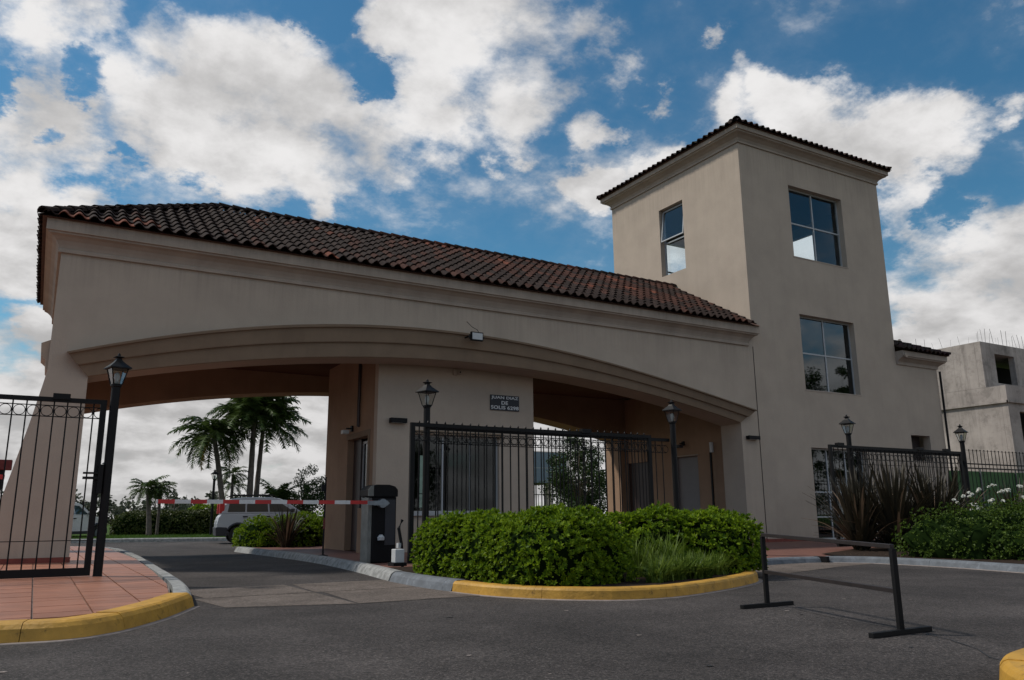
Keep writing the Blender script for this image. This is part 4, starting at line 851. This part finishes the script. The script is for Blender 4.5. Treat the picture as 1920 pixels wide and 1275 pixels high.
# ================================================================== plants
def leaf_quads(C, Dr, Nn, L, W, fold=0.):
    """diamond leaves: base C, direction Dr, normal Nn, length L, width W (arrays)"""
    S = np.cross(Dr, Nn); S /= np.maximum(1e-6, np.linalg.norm(S, axis=1))[:, None]; n = len(C); V = np.zeros((n, 4, 3))
    V[:, 0] = C; V[:, 1] = C+Dr*(L*.58)[:, None]+S*(W*.5)[:, None]+Nn*(W*fold)[:, None]; V[:, 2] = C+Dr*L[:, None]; V[:, 3] = C+Dr*(L*.58)[:, None]-S*(W*.5)[:, None]+Nn*(W*fold)[:, None]
    return V.reshape(-1, 3), np.arange(n*4).reshape(-1, 4)
def unit(a): return a/np.maximum(1e-9, np.linalg.norm(a, axis=1))[:, None]
def rosettes(C, A, per, L, W, spread=(.35, 1.25)):
    """whorls of leaves round axes A at points C"""
    n = len(C); Cr = np.repeat(C, per, 0); Ar = np.repeat(A, per, 0); t = unit(np.cross(Ar, rng.normal(size=Ar.shape))); th = rng.uniform(*spread, len(Cr))
    Dr = unit(Ar*np.cos(th)[:, None]+t*np.sin(th)[:, None]); Nn = unit(Ar-Dr*(Ar*Dr).sum(1)[:, None]+1e-6)
    l_ = L*rng.uniform(.65, 1.2, len(Cr)); return leaf_quads(Cr, Dr, Nn, l_, W*rng.uniform(.8, 1.2, len(Cr)), .15)
def lump(P, seed, amp, fr):
    q = P*fr+seed*3.1; return amp*(np.sin(q[:, 0]*1.7+np.sin(q[:, 1]*1.3))*np.sin(q[:, 1]*1.9+q[:, 2])+.6*np.sin(q[:, 0]*3.7+q[:, 2]*2.9)*np.sin(q[:, 1]*4.1+1.3)+.3*np.sin(q[:, 0]*9+q[:, 1]*8.3+q[:, 2]*7.7))
def bush(name, label, cat, parts, n, per, L, W, m, seed=1, group=None, amp=.09, fr=2.2, z0=.12, ex=2.6, core=.80, core_m='leaf_core'):
    """rounded shrub: leaf whorls over a lumpy shell made of superellipsoids (cx,cy,rx,ry,h,rot)"""
    r_ = root(name, (parts[0][0], parts[0][1], z0), label, cat, group); C = []; A = []; tot = sum(p[2]*p[3]+p[4]*(p[2]+p[3]) for p in parts); cm_ = MB()
    def shell(p, d):
        cx, cy, rx, ry, h, rot = p; q = np.abs(d)**ex; k_ = (q[:, 0]+q[:, 1]+q[:, 2])**(-1/ex); u_ = d*k_[:, None]; loc = u_*np.array([rx, ry, h]); c_, s_ = math.cos(rot), math.sin(rot)
        w_ = np.stack([cx+loc[:, 0]*c_-loc[:, 1]*s_, cy+loc[:, 0]*s_+loc[:, 1]*c_, z0+loc[:, 2]], 1)
        g_ = np.sign(d)*np.abs(u_)**(ex-1)/np.array([rx, ry, h]); nr = unit(np.stack([g_[:, 0]*c_-g_[:, 1]*s_, g_[:, 0]*s_+g_[:, 1]*c_, g_[:, 2]], 1)); return w_, nr
    for p in parts:
        k_ = int(n*(p[2]*p[3]+p[4]*(p[2]+p[3]))/tot); d = rng.normal(size=(k_, 3)); d[:, 2] = np.abs(d[:, 2]); d = unit(d); w_, nr = shell(p, d)
        ins = np.zeros(k_, bool)
        for q in parts:
            if q is p: continue
            c_, s_ = math.cos(-q[5]), math.sin(-q[5]); dx, dy = w_[:, 0]-q[0], w_[:, 1]-q[1]; e = np.abs((dx*c_-dy*s_)/q[2])**ex+np.abs((dx*s_+dy*c_)/q[3])**ex+np.abs((w_[:, 2]-z0)/q[4])**ex; ins |= e < .8
        w_, nr = w_[~ins], nr[~ins]; disp = lump(w_, seed, amp, fr)+rng.uniform(-.10, .03, len(w_)); w_ = w_+nr*disp[:, None]; C.append(w_); A.append(unit(nr*.9+np.array([0, 0, .45])+rng.normal(0, .28, nr.shape)))
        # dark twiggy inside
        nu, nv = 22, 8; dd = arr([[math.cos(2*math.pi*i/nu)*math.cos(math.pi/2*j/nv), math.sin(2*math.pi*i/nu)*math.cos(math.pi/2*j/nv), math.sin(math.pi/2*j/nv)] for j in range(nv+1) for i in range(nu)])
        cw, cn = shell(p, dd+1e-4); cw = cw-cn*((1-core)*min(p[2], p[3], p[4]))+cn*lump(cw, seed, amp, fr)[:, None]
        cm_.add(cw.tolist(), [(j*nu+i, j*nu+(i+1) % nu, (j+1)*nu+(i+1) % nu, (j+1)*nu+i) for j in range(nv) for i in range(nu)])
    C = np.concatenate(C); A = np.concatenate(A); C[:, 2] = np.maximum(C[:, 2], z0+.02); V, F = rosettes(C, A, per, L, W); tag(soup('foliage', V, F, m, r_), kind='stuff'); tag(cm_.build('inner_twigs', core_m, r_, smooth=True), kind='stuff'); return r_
bush('round_shrub', 'larger clipped bright green shrub behind the yellow kerb, left of the pair', 'shrub',
     [(6.15, 9.7, .78, .95, .90, .1), (5.95, 10.9, .55, 1.4, .88, 0), (5.74, 11.8, .38, .9, .84, 0), (6.5, 9.65, .72, .85, .92, 0), (6.85, 10.6, .85, .9, .93, 0)], 8500, 9, .066, .027, 'leaf_bush', 1, amp=.06, fr=3.0, ex=3.2)
bush('round_shrub', 'clipped bright green shrub at the right end of the yellow kerb', 'shrub',
     [(9.7, 10.3, .92, .92, .90, .5), (10.2, 10.7, .62, .75, .86, .5), (9.1, 10.6, .9, .8, .93, 0), (8.6, 10.9, .7, .6, .88, 0)], 4600, 10, .078, .034, 'leaf_bush', 2, amp=.06, fr=3.0, ex=3.2)
def strap_clump(name, label, cat, pts, z0, n, L, W, m, lean=.9, kind='stuff'):
    """arching strap leaves, several to each crown"""
    r_ = root(name, (pts[0][0], pts[0][1], z0), label, cat); V = []; F = []; seg = 4; k_ = 0
    for (cx, cy) in pts:
        for i in range(n):
            a = random.uniform(0, 6.283); l_ = L*random.uniform(.6, 1.15); ln = random.uniform(.15, lean); w_ = W*random.uniform(.7, 1.2); bx, by = cx+random.gauss(0, .05), cy+random.gauss(0, .05); dx, dy = math.cos(a), math.sin(a); base = len(V)
            for s in range(seg+1):
                t = s/seg; out = l_*(t*math.sin(ln)*.7+t*t*ln*.45); hz_ = l_*(t*math.cos(ln*.5)-.62*ln*t*t); ww = w_*(1-t**2.2)*.5+.0006
                V += [(bx+dx*out-dy*ww, by+dy*out+dx*ww, z0+max(0, hz_)), (bx+dx*out+dy*ww, by+dy*out-dx*ww, z0+max(0, hz_)+.002)]
            for s in range(seg): F.append((base+2*s, base+2*s+1, base+2*s+3, base+2*s+2))
    tag(soup('leaves', arr(V), np.array(F), m, r_), kind='stuff'); return r_
sp1 = [(8.1+random.uniform(-.35, .5), 9.0+random.uniform(-.2, .4)) for _ in range(14)]
for i in range(26): t = i/25; sp1.append((7.25+t*2.45+random.uniform(-.06, .06), 8.72+t*.78+random.uniform(-.1, .22)+(.0 if t < .5 else .05)))
strap_clump('strap_leaf_bed', 'low bed of arching strap leaves between the two clipped shrubs', 'plants', sp1, .12, 46, .42, .022, 'leaf_strap')
strap_clump('strap_leaf_clump', 'taller tuft of upright strap leaves standing out of the low bed', 'plant', [(7.75, 9.5), (8.15, 9.45), (8.3, 9.6), (8.0, 9.6), (8.6, 9.7), (7.9, 9.9)], .12, 40, .74, .024, 'leaf_strap', lean=.5)

# bronze sword-leaf plants
def sword_mesh(L, W, lean, m, seg=6):
    V = []; F = []
    for s in range(seg+1):
        t = s/seg; out = L*(t*math.sin(lean)*.75+t**3*lean*.28); z = L*(t*math.cos(lean)-.22*lean*t**3); ww = W*min(1, .45+t*1.6)*(1-max(0, t-.45)**1.5*2.2)*.5; ww = max(ww, .0015)
        V += [(out, -ww, z), (out+.012*(1-t), 0, z-.004), (out, ww, z)]
    for s in range(seg): k_ = 3*s; F += [(k_, k_+1, k_+4, k_+3), (k_+1, k_+2, k_+5, k_+4)]
    me = bpy.data.meshes.new('leaf'); me.from_pydata(V, [], F); me.materials.append(MT[m]); return me
SW = [sword_mesh(L, W, ln, 'leaf_bronze') for L, W, ln in ((1.55, .06, .12), (1.7, .065, .28), (1.5, .06, .45), (1.6, .06, .62), (1.3, .055, .8), (1.15, .05, 1.0))]
SWP = [sword_mesh(L, W, ln, 'leaf_bronze_pale') for L, W, ln in ((1.5, .06, .5), (1.3, .055, .85))]
def phormium(x, y, z, n, sc, label, pale=.1):
    r_ = root('sword_leaf_plant', (x, y, z), label, 'plant', 'bronze sword-leaf plants')
    for i in range(n):
        me = random.choice(SWP) if random.random() < pale else SW[min(5, int(abs(random.gauss(0, 1))*3.4))]; a = random.uniform(0, 6.283); s_ = sc*random.uniform(.7, 1.12)
        M_ = Matrix.Translation((x+.16*sc*math.cos(a)*random.random(), y+.16*sc*math.sin(a)*random.random(), z))@Matrix.Rotation(a+random.uniform(-.3, .3), 4, 'Z')@Matrix.Rotation(random.uniform(-.08, .08), 4, 'X')@Matrix.Scale(s_, 4)
        shared('leaf', me, M_, r_)
    return r_
phormium(17.6, 13.2, .12, 170, 1.25, 'dark bronze sword-leaf plant nearest the tower door')
phormium(18.3, 12.7, .12, 200, 1.36, 'tallest bronze sword-leaf plant, in the middle of the group by the tower door', .06)
phormium(19.2, 12.3, .12, 190, 1.28, 'dark bronze sword-leaf plant left of the white-flowered shrub', .08)
phormium(20.9, 12.9, .12, 100, 1.25, 'bronze sword-leaf plant under the last lantern, behind the white flowers', .2)
phormium(23.4, 12.6, .12, 70, 1.1, 'bronze sword-leaf plant behind the white flowers at the far right', .15)
phormium(7.0, 26.3, .1, 120, .85, 'bronze sword-leaf plant in front of the round shrub at the booth lane', .15)
bush('round_shrub', 'yellow-green clipped shrub beside the entry lane, hiding the parked car', 'shrub', [(6.55, 28.0, .75, 1.2, .85, 0), (7.6, 27.6, 1.0, 1.2, .98, 0), (8.9, 27.8, 1.0, 1.2, 1.02, 0)], 3000, 8, .09, .04, 'leaf_bush', 5, z0=.1)
rs = bush('flowering_shrub', 'dark green rose shrub with white blooms behind the right kerb', 'shrub', [(16.3, 9.9, .95, 1.0, .95, 0), (17.9, 9.6, 1.3, 1.2, 1.0, 0), (19.6, 9.6, 1.4, 1.3, 1.15, 0), (21.3, 9.5, 1.3, 1.4, 1.2, 0), (16.9, 8.7, 1.1, .8, .75, 0)], 8500, 6, .055, .03, 'leaf_rose', 7, amp=.16)
def bloom_mesh():
    C = []; A = []
    for i in range(22): a = random.uniform(0, 6.283); e = random.uniform(-.1, 1.4); C.append((0, 0, 0)); A.append((math.cos(a)*math.cos(e), math.sin(a)*math.cos(e), math.sin(e)))
    C = arr(C); A = unit(arr(A)); V, F = leaf_quads(C, A, unit(np.cross(A, rng.normal(size=A.shape))), np.full(22, .05), np.full(22, .045), .3)
    me = bpy.data.meshes.new('bloom'); me.from_pydata(V.tolist(), [], [tuple(f) for f in F]); me.materials.append(MT['petal']); return me
BM_ = [bloom_mesh() for _ in range(3)]; stm = MB()
centers = [(17.3, 10.5, 1.25), (17.55, 10.3, 1.12), (17.8, 10.5, 1.36), (18.2, 10.6, 1.5), (19.3, 10.5, 1.42), (19.9, 10.5, 1.62), (19.6, 9.6, 1.5), (20.3, 10.2, 1.42), (18.0, 10.0, 1.22), (20.9, 10.2, 1.7), (19.0, 10.7, 1.6), (17.2, 10.0, 1.05), (20.6, 9.6, 1.4), (18.7, 9.7, 1.3), (19.9, 9.3, 1.35)]
for cx, cy, cz in centers:
    for i in range(random.randint(2, 6)):
        p = Vector((cx+random.gauss(0, .09), cy+random.gauss(0, .09), cz+random.gauss(0, .05))); shared('flower', random.choice(BM_), Matrix.Translation(p)@Matrix.Rotation(random.uniform(0, 6), 4, 'Z')@Matrix.Scale(random.uniform(.7, 1.25), 4), rs)
        stm.tube([(cx, cy-.2, .8), ((p.x+cx)/2, (p.y+cy)/2-.05, (p.z+.8)/2), tuple(p)], .004, 4)
tag(stm.build('stem', 'leaf_rose', rs, fix=False), kind='stuff')
def litter(name, n, xy, z, m, s=.03):
    C = arr([(*xy(), z) for _ in range(n)]); Dr = unit(np.stack([rng.normal(size=n), rng.normal(size=n), rng.uniform(0, .4, n)], 1)); V, F = leaf_quads(C, Dr, np.tile([0, 0, 1.], (n, 1)), s*rng.uniform(.5, 1.3, n), s*.5*rng.uniform(.5, 1.3, n), .1); return tag(soup(name, V, F, m), kind='stuff')
litter('fallen_leaves', 260, lambda: (random.uniform(15.1, 17), random.uniform(8, 12)), .13, 'leaf_bronze_pale')
litter('fallen_leaves', 90, lambda: (lambda t: (5.5+t*4, 8.02-.25*math.sin(t*3.1)+t*.85+random.gauss(0, .05)-.0))(random.random()), .012, 'bark', .025)

# ---- palms
def palm(x, y, z0, H_, lean, Lf, nf, label, droop=1.0, tr=.14, group='palms beyond the lane', seedf=0, up0=1.1):
    r_ = root('palm_tree', (x, y, z0), label, 'palm', group); top = Vector((x+lean[0], y+lean[1], z0+H_)); mb = MB(); pts = []; rs_ = []
    for i in range(15): t = i/14; pts.append((x+lean[0]*t**1.4, y+lean[1]*t**1.4, z0+H_*t)); rs_.append(tr*(1.25-.45*t)*(1.06 if i % 2 else .97))
    mb.tube(pts, rs_, 9); mb.build('trunk', 'palm_bark', r_, smooth=True); V = []; F = []; YV = []; YF = []
    for i in range(nf):
        a = 2.399*i+random.uniform(-.25, .25); el = up0-1.75*(i/nf)**1.1*min(droop, 1)+random.uniform(-.12, .12); L = Lf*random.uniform(.8, 1.1); d = Vector((math.cos(a), math.sin(a), 0)); sd_ = Vector((-math.sin(a), math.cos(a), 0)); p = top.copy(); e = el; prev = p.copy(); sg = 15; tv, tff = (YV, YF) if (i > nf-3 and seedf) else (V, F)
        for s in range(sg):
            t = s/sg; st_ = L/sg; e -= (.05+.05*t)*droop*1.1; dr_ = d*math.cos(e)+Vector((0, 0, 1))*math.sin(e); q = p+dr_*st_; nb = len(tv); rw = .018*(1-t)+.004; tv += [tuple(p+sd_*rw), tuple(p-sd_*rw), tuple(q-sd_*rw*.8), tuple(q+sd_*rw*.8)]; tff.append((nb, nb+1, nb+2, nb+3))
            if t > .12:
                for k2 in range(3):
                    for sgn in (-1, 1):
                        b0 = p+dr_*(st_*k2/3); ll = L*.27*math.sin(math.pi*min(1, (t+.08)*.93))**.6*random.uniform(.75, 1.1); dl = (sd_*sgn*random.uniform(.7, 1.)+dr_*random.uniform(.35, .7)+Vector((0, 0, random.uniform(-.5, .45)))).normalized(); wv_ = dr_*.022*Lf/1.6
                        nb = len(tv); tv += [tuple(b0-wv_), tuple(b0+wv_), tuple(b0+dl*ll*.6+wv_*.8-Vector((0, 0, ll*.05))), tuple(b0+dl*ll-Vector((0, 0, ll*.22)))]; tff.append((nb, nb+1, nb+2, nb+3))
            p = q
    tag(soup('fronds', arr(V), np.array(F), 'leaf_palm', r_), kind='stuff')
    if YV: tag(soup('dead_fronds', arr(YV), np.array(YF), 'leaf_yellow', r_), kind='stuff')
    return r_
palm(9.25, 48, .1, 5.6, (-.9, 0), 2.5, 36, 'tall palm with a leaning trunk, leftmost of the tall group under the arch', 1.1, .15, seedf=1)
palm(10.55, 48, .1, 7.0, (.0, 0), 2.9, 40, 'tallest palm, nearer upright trunk of the twin trunks under the arch', .9, .16, up0=1.3)
palm(11.0, 48.6, .1, 6.5, (.25, 0), 2.9, 38, 'tall palm just right of the tallest one, slimmer twin trunk', .9, .14, up0=1.3)
palm(9.95, 50, .1, 3.5, (0, 0), 1.2, 18, 'small slim palm standing between the tall trunks', 1.15, .09)
palm(10.3, 52, .1, 2.9, (.1, 0), 1.1, 14, 'short young palm just left of the twin trunks', 1.1, .06)
palm(11.9, 47, .1, 1.9, (0, 0), 1.7, 16, 'short palm with upswept fronds right of the twin trunks', .75, .1, up0=1.35)
palm(5.4, 48, .1, 2.55, (-.25, 0), 1.25, 24, 'feathery short palm above the hedge, left of a close pair', 1.05, .12)
palm(5.85, 48.5, .1, 2.6, (.03, 0), 1.05, 20, 'smaller palm right beside the feathery one above the hedge', 1.25, .07)

# ---- broadleaf trees and hedges
def tree(x, y, z0, H_, R, label, n=2600, m='leaf_tree', leaf=.16, cat='tree', clumps=26, group=None, squash=.85, trunk=.12, low=.35, name='broadleaf_tree'):
    r_ = root(name, (x, y, z0), label, cat, group); tp_ = z0+H_; cz = z0+H_*(.5+low/2); mb = MB(); mb.tube([(x, y, z0), (x+.05, y, z0+H_*.3), (x, y, z0+H_*.6)], [trunk, trunk*.8, trunk*.45], 8); cl = []
    hh = H_*(1-low)/2
    for i in range(clumps):
        d = Vector((random.gauss(0, 1), random.gauss(0, 1), random.gauss(0, 1))).normalized()*random.uniform(.35, 1)**.6; taper = 1-.35*max(0, d.z); c = Vector((x+d.x*R*taper, y+d.y*R*taper, cz+d.z*hh*.92)); cl.append(c)
        if i % 2 == 0: mb.tube([(x, y, z0+H_*random.uniform(.2, .5)), ((x+c.x)/2, (y+c.y)/2, (z0+H_*.45+c.z)/2+.1), tuple(c)], [trunk*.4, trunk*.25, trunk*.08], 5)
    mb.build('trunk', 'bark', r_, smooth=True); C = []
    for c in cl:
        k_ = n//clumps; rr = R*random.uniform(.22, .42); P_ = rng.normal(size=(k_, 3)); P_ = unit(P_)*(rng.uniform(0, 1, k_)**.45)[:, None]*rr; P_[:, 2] *= .75; C.append(P_+np.array(c[:]))
    C = np.concatenate(C); Dr = unit(rng.normal(size=C.shape)+np.array([0, 0, -.2])); V, F = leaf_quads(C, Dr, unit(np.cross(Dr, rng.normal(size=Dr.shape))), leaf*rng.uniform(.6, 1.3, len(C)), leaf*.6*rng.uniform(.6, 1.2, len(C)), .1)
    tag(soup('crown', V, F, m, r_), kind='stuff'); return r_
tree(13.4, 47, .1, 4.0, 1.35, 'rounded green tree just left of the booth corner, under the arch', 4200, leaf=.13, low=.1)
tree(15.2, 47.5, .1, 5.0, 1.5, 'taller green tree half hidden by the booth corner', 3600, leaf=.13, low=.1)
hg = bush('clipped_hedge', 'long clipped dark green hedge across the lane end', 'hedge', [(5.8, 51.5, 1.9, 1.1, 1.28, -.35), (8.8, 50.3, 2.2, 1.1, 1.33, -.35), (12.3, 48.9, 2.4, 1.1, 1.38, -.35)], 9000, 5, .11, .06, 'leaf_hedge', 9, z0=.1, amp=.06, ex=5, core=.93)
bush('round_shrub', 'bright green shrub behind the hedge, left of the white car roof', 'shrub', [(9.6, 54, 1.8, 1.0, 1.75, 0)], 1500, 5, .12, .07, 'leaf_bush', 11, z0=.1)
# garden trees seen through the gap right of the booth
for x, y, h, r, n, lab in ((26.9, 38.5, 6.0, 1.9, 8500, 'leafy garden tree filling the gap right of the booth'), (29.0, 40.5, 4.6, 1.6, 5200, 'leafy garden tree against the rear pier of the arch'), (30.4, 44.5, 3.4, 1.4, 3200, 'lower shrubby tree behind the gap right of the booth')):
    tree(x, y, .1, h, r, lab, n, leaf=.15, low=.02, clumps=34)
# far tree line: separate crowns one can still tell apart
k_ = 0
for i in range(30):
    t = i/29; x = -6+t*60+random.uniform(-.8, .8); y = 190+random.uniform(-12, 12); h = random.uniform(5.0, 8.0)*(1.12 if random.random() < .25 else .9)
    tree(x, y, -.3, h, random.uniform(2.6, 4.0), 'hazy olive tree in the far tree line above the hedge', 420, 'leaf_far', .8, 'tree', 10, 'far tree line', trunk=.2, low=.05)
# conifers and trees behind the viewer: they show in the tower glass
for x, y, h, r, lab in ((66.8, -16, 17.5, 3.0, 'tall tree across the road reflected in the tower glass'), (72, -15, 17, 1.8, 'slender tall tree across the road reflected in the tower glass'), (26, -22, 8, 3.2, 'broad tree across the road behind the camera'), (44, -12, 9, 3, 'round tree across the road behind the camera'), (6, -26, 9, 3.5, 'wide tree across the road behind the camera')):
    tree(x, y, 0, h, r, lab, 6000, leaf=.3, low=.02, clumps=40)

# ================================================================== parked car (rear quarter towards the camera)
def car(x, y, rz, label, paint='car_paint', group='cars parked beyond the arch'):
    r_ = root('parked_car', (0, 0, 0), label, 'car', group)
    def side(poly, hw0, hw1, zb, zt, name, m, par=r_, bev=.03):     # prism across the car whose half width narrows from zb to zt
        n = len(poly); V = []
        for sgn in (-1, 1):
            for px, pz in poly: t = max(0, min(1, (pz-zb)/(zt-zb))); V.append((px, sgn*(hw0+(hw1-hw0)*t), pz))
        tri = tessellate_polygon([[Vector((p[0], p[1], 0)) for p in poly]]); F = [tuple(t) for t in tri]+[tuple(i+n for i in reversed(t)) for t in tri]+[(i, (i+1) % n, (i+1) % n+n, i+n) for i in range(n)]
        o = MB().add(V, F).build(name, m, par, bevel=bev); return o
    side([(-2.14, .42), (-2.16, .75), (-2.1, 1.0), (-2.0, 1.12), (1.0, 1.14), (1.95, 1.02), (2.15, .8), (2.2, .42), (1.82, .42), (1.7, .66), (1.45, .76), (1.15, .66), (1.02, .42), (-.95, .42), (-1.05, .66), (-1.35, .78), (-1.65, .66), (-1.77, .42)], .88, .82, .5, 1.14, 'body', paint)
    gh = side([(-2.02, 1.12), (-1.97, 1.3), (-1.82, 1.58), (-1.62, 1.71), (-1.2, 1.76), (-.2, 1.77), (.2, 1.72), (.45, 1.62), (1.15, 1.13)], .82, .66, 1.12, 1.76, 'cabin', paint)
    side([(-2.17, .3), (-2.2, .62), (-2.12, .64), (-1.78, .62), (-1.66, .36), (-1.66, .3)], .9, .89, .3, .62, 'rear_bumper', 'cladding', bev=.02); side([(1.75, .3), (1.8, .55), (2.2, .55), (2.22, .3)], .9, .89, .3, .55, 'front_bumper', 'cladding', bev=.02); side([(-1.0, .3), (-1.0, .44), (1.05, .44), (1.05, .3)], .895, .89, .3, .44, 'sill', 'cladding', bev=.01)
    for sgn in (-1, 1):
        def sq(p, off=.008):
            V = []
            for a, z in p: t = (z-1.12)/.64; V.append((a, sgn*(.82+(.66-.82)*t+off), z))
            return V
        for p, nm in (([(-1.78, 1.2), (-1.72, 1.55), (-1.62, 1.62), (-1.12, 1.62), (-1.12, 1.2)], 'rear_side_window'), ([(-1.06, 1.2), (-1.06, 1.62), (-.28, 1.62), (-.24, 1.2)], 'door_window'), ([(-.18, 1.2), (-.22, 1.62), (.16, 1.6), (.78, 1.2)], 'door_window')):
            V = sq(p); MB().add(V, [tuple(range(len(V)))]).build(nm, 'car_glass', gh, fix=False)
        for ax in (-1.36, 1.43):
            wh = MB(); wh.tube([(ax, sgn*.70, .33), (ax, sgn*.91, .33)], .33, 24); w_ = wh.build('wheel', 'tyre', r_); ri = MB(); ri.tube([(ax, sgn*.9, .33), (ax, sgn*.918, .33)], .2, 12); ri.build('rim', 'galvanised', w_)
            ac = MB(); pts = [(ax+.43*math.cos(t), sgn*.885, .34+.43*math.sin(t)) for t in np.linspace(-.1, math.pi+.1, 12)]; ac.tube(pts, .045, 6); ac.build('wheel_arch', 'cladding', r_)
        tl_ = MB(); tl_.box(-2.09, -1.9, sgn*.70-.09, sgn*.70+.09, 1.14, 1.52); tl_.build('tail_light', 'red_paint', r_, bevel=.02)
        rr_ = MB(); rr_.tube([(-1.75, sgn*.62, 1.78), (-1.6, sgn*.6, 1.85), (-.1, sgn*.6, 1.86), (.1, sgn*.62, 1.77)], .02, 6); rr_.build('roof_rail', 'black_plastic', r_)
        mi = MB(); mi.box(.62, .78, min(sgn*.88, sgn*1.02), max(sgn*.88, sgn*1.02), 1.18, 1.32); mi.build('door_mirror', 'cladding', r_, bevel=.03)
        MB().box(-.34, -.16, min(sgn*.845, sgn*.87), max(sgn*.845, sgn*.87), 1.0, 1.04).box(-1.2, -1.02, min(sgn*.845, sgn*.87), max(sgn*.845, sgn*.87), 1.0, 1.04).build('door_handle', 'black_plastic', r_)
    rwn = MB(); rwn.add([(-2.025, -.68, 1.18), (-2.025, .68, 1.18), (-1.91, .58, 1.58), (-1.91, -.58, 1.58)], [(0, 1, 2, 3)]); rwn.build('rear_window', 'car_glass', gh, fix=False)
    ws = MB(); ws.add([(1.06, -.72, 1.18), (1.06, .72, 1.18), (.40, .6, 1.67), (.40, -.6, 1.67)], [(0, 1, 2, 3)]); ws.build('windscreen', 'car_glass', gh, fix=False)
    pl = MB(); pl.box(-2.175, -2.165, -.26, .26, .78, .9); pl.build('number_plate', 'white_plastic', r_)
    r_.location = (x, y, 0); r_.rotation_euler = (0, 0, rz); r_.scale = (1.04, 1.04, 1.06); return r_
c1 = car(8.75, 35.4, -.12, 'silver-white off-road car with roof rails half hidden by the lane shrub')

# ================================================================== buildings beyond
cbd = root('unfinished_house', (50, 28, 0), 'raw concrete house shell with empty window openings and rebar on its roof', 'building')
cu_ = MB(); wall(cu_, (47.3, 26, 0), (1, 0, 0), (0, -1, 0), 14, 8.14, 10.9, .35, [(1.38, 3.5, 8.5, 10.28), (6.5, 9, 8.5, 10.2)]); wall(cu_, (47.3, 40, 0), (0, -1, 0), (-1, 0, 0), 13.64, 8.14, 10.9, .35); cu_.box(47.66, 61, 26.36, 40, 10.3, 10.5); cu_.build('upper_storey', 'raw_concrete', cbd)
cl_ = MB(); wall(cl_, (47.3, 24.9, 0), (1, 0, 0), (0, -1, 0), 14, -.1, 8.13, .35, [(1.1, 3.2, 4.4, 6.66), (5.5, 8, 4.4, 6.9), (1.0, 3.2, .3, 2.8)]); wall(cl_, (47.3, 40, 0), (0, -1, 0), (-1, 0, 0), 14.74, -.1, 8.13, .35); cl_.box(47.66, 61, 25.26, 26.3, 7.9, 8.12); cl_.build('lower_storey', 'raw_concrete', cbd)
MB().box(47.17, 47.29, 24.8, 40, 7.12, 7.24).box(47.17, 61, 24.77, 24.89, 7.12, 7.24).build('slab_edge', 'raw_concrete', cbd)
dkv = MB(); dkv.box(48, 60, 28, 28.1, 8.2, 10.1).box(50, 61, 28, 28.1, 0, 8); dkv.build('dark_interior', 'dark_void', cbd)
rb_ = bpy.data.meshes.new('rebar'); mb = MB().tube([(0, 0, 0), (.02, .01, .5), (.06, .03, 1.)], .012, 4); rb_.from_pydata(mb.v, [], mb.f); rb_.materials.append(MT['rust_metal'])
for i in range(58):
    if i < 34: p = (47.4+i*.38, 26.15+random.uniform(-.05, .05), 10.95)
    else: p = (47.45, 26.2+(i-34)*.55, 10.95)
    shared('rebar', rb_, Matrix.Translation(p)@Matrix.Rotation(random.uniform(0, 6.28), 4, 'Z')@Matrix.Rotation(random.gauss(0, .12), 4, 'X')@Matrix.Scale(random.uniform(.35, .95), 4), cbd)
MB().box(47.2, 47.32, 31, 31.12, 10.95, 12.0).build('stub_post', 'raw_concrete', cbd)
gs = root('green_screen_fence', (36, 22, 0), 'bright green windbreak mesh behind the far right railing', 'fence'); MB().box(32.5, 60, 22, 22.06, .0, 2.9).build('mesh', 'green_screen', gs)
for i in range(9): MB().tube([(32.5+i*3, 21.96, 0), (32.5+i*3, 21.96, 3.0)], .04, 6).build('post', 'grey_metal', gs)
mh = root('modern_house', (38, 61, 0), 'pale modern house with a blue-grey upper front seen through the gap right of the booth', 'building')
b_ = MB(); wall(b_, (35, 60, 0), (1, 0, 0), (0, -1, 0), 5.7, 3.85, 6.5, .3, []); b_.build('upper_front', 'blue_panel', mh); MB().box(35, 40.7, 60.31, 68, 3.85, 6.6).build('roof_slab', 'stucco', mh)
MB().box(35, 35.3, 60.3, 68, 0, 3.84).box(38.7, 39.1, 60.2, 60.6, 0, 3.84).box(35.31, 40.7, 66, 66.3, 0, 3.84).build('ground_floor', 'stucco', mh)
MB().box(35, 40.7, 59.98, 59.999, 5.1, 5.16).build('panel_joint', 'white_frame', mh)
lw = root('garden_wall', (30, 44, 0), 'low pale garden wall with a railing beyond the gap right of the booth', 'wall'); MB().box(17.5, 34, 46, 46.2, 0, 1.5).build('wall', 'stucco', lw); MB().box(17.5, 34, 45.97, 46.23, 1.5, 1.58).build('coping', 'white_frame', lw)
tb_ = bar_mesh(.8, .02)
for i in range(30): shared('baluster', tb_, Matrix.Translation((18+i*.52, 46.1, 1.58)), lw)
MB().box(17.5, 34, 46.07, 46.13, 2.38, 2.43).build('handrail', 'black_metal', lw)
wc = car(1.2, 46.5, .9, 'white car just showing through the right end of the left gate', 'white_paint')
for o in list(bpy.data.objects):
    if o.type == 'MESH' and o.name.startswith('planting_soil'): pass
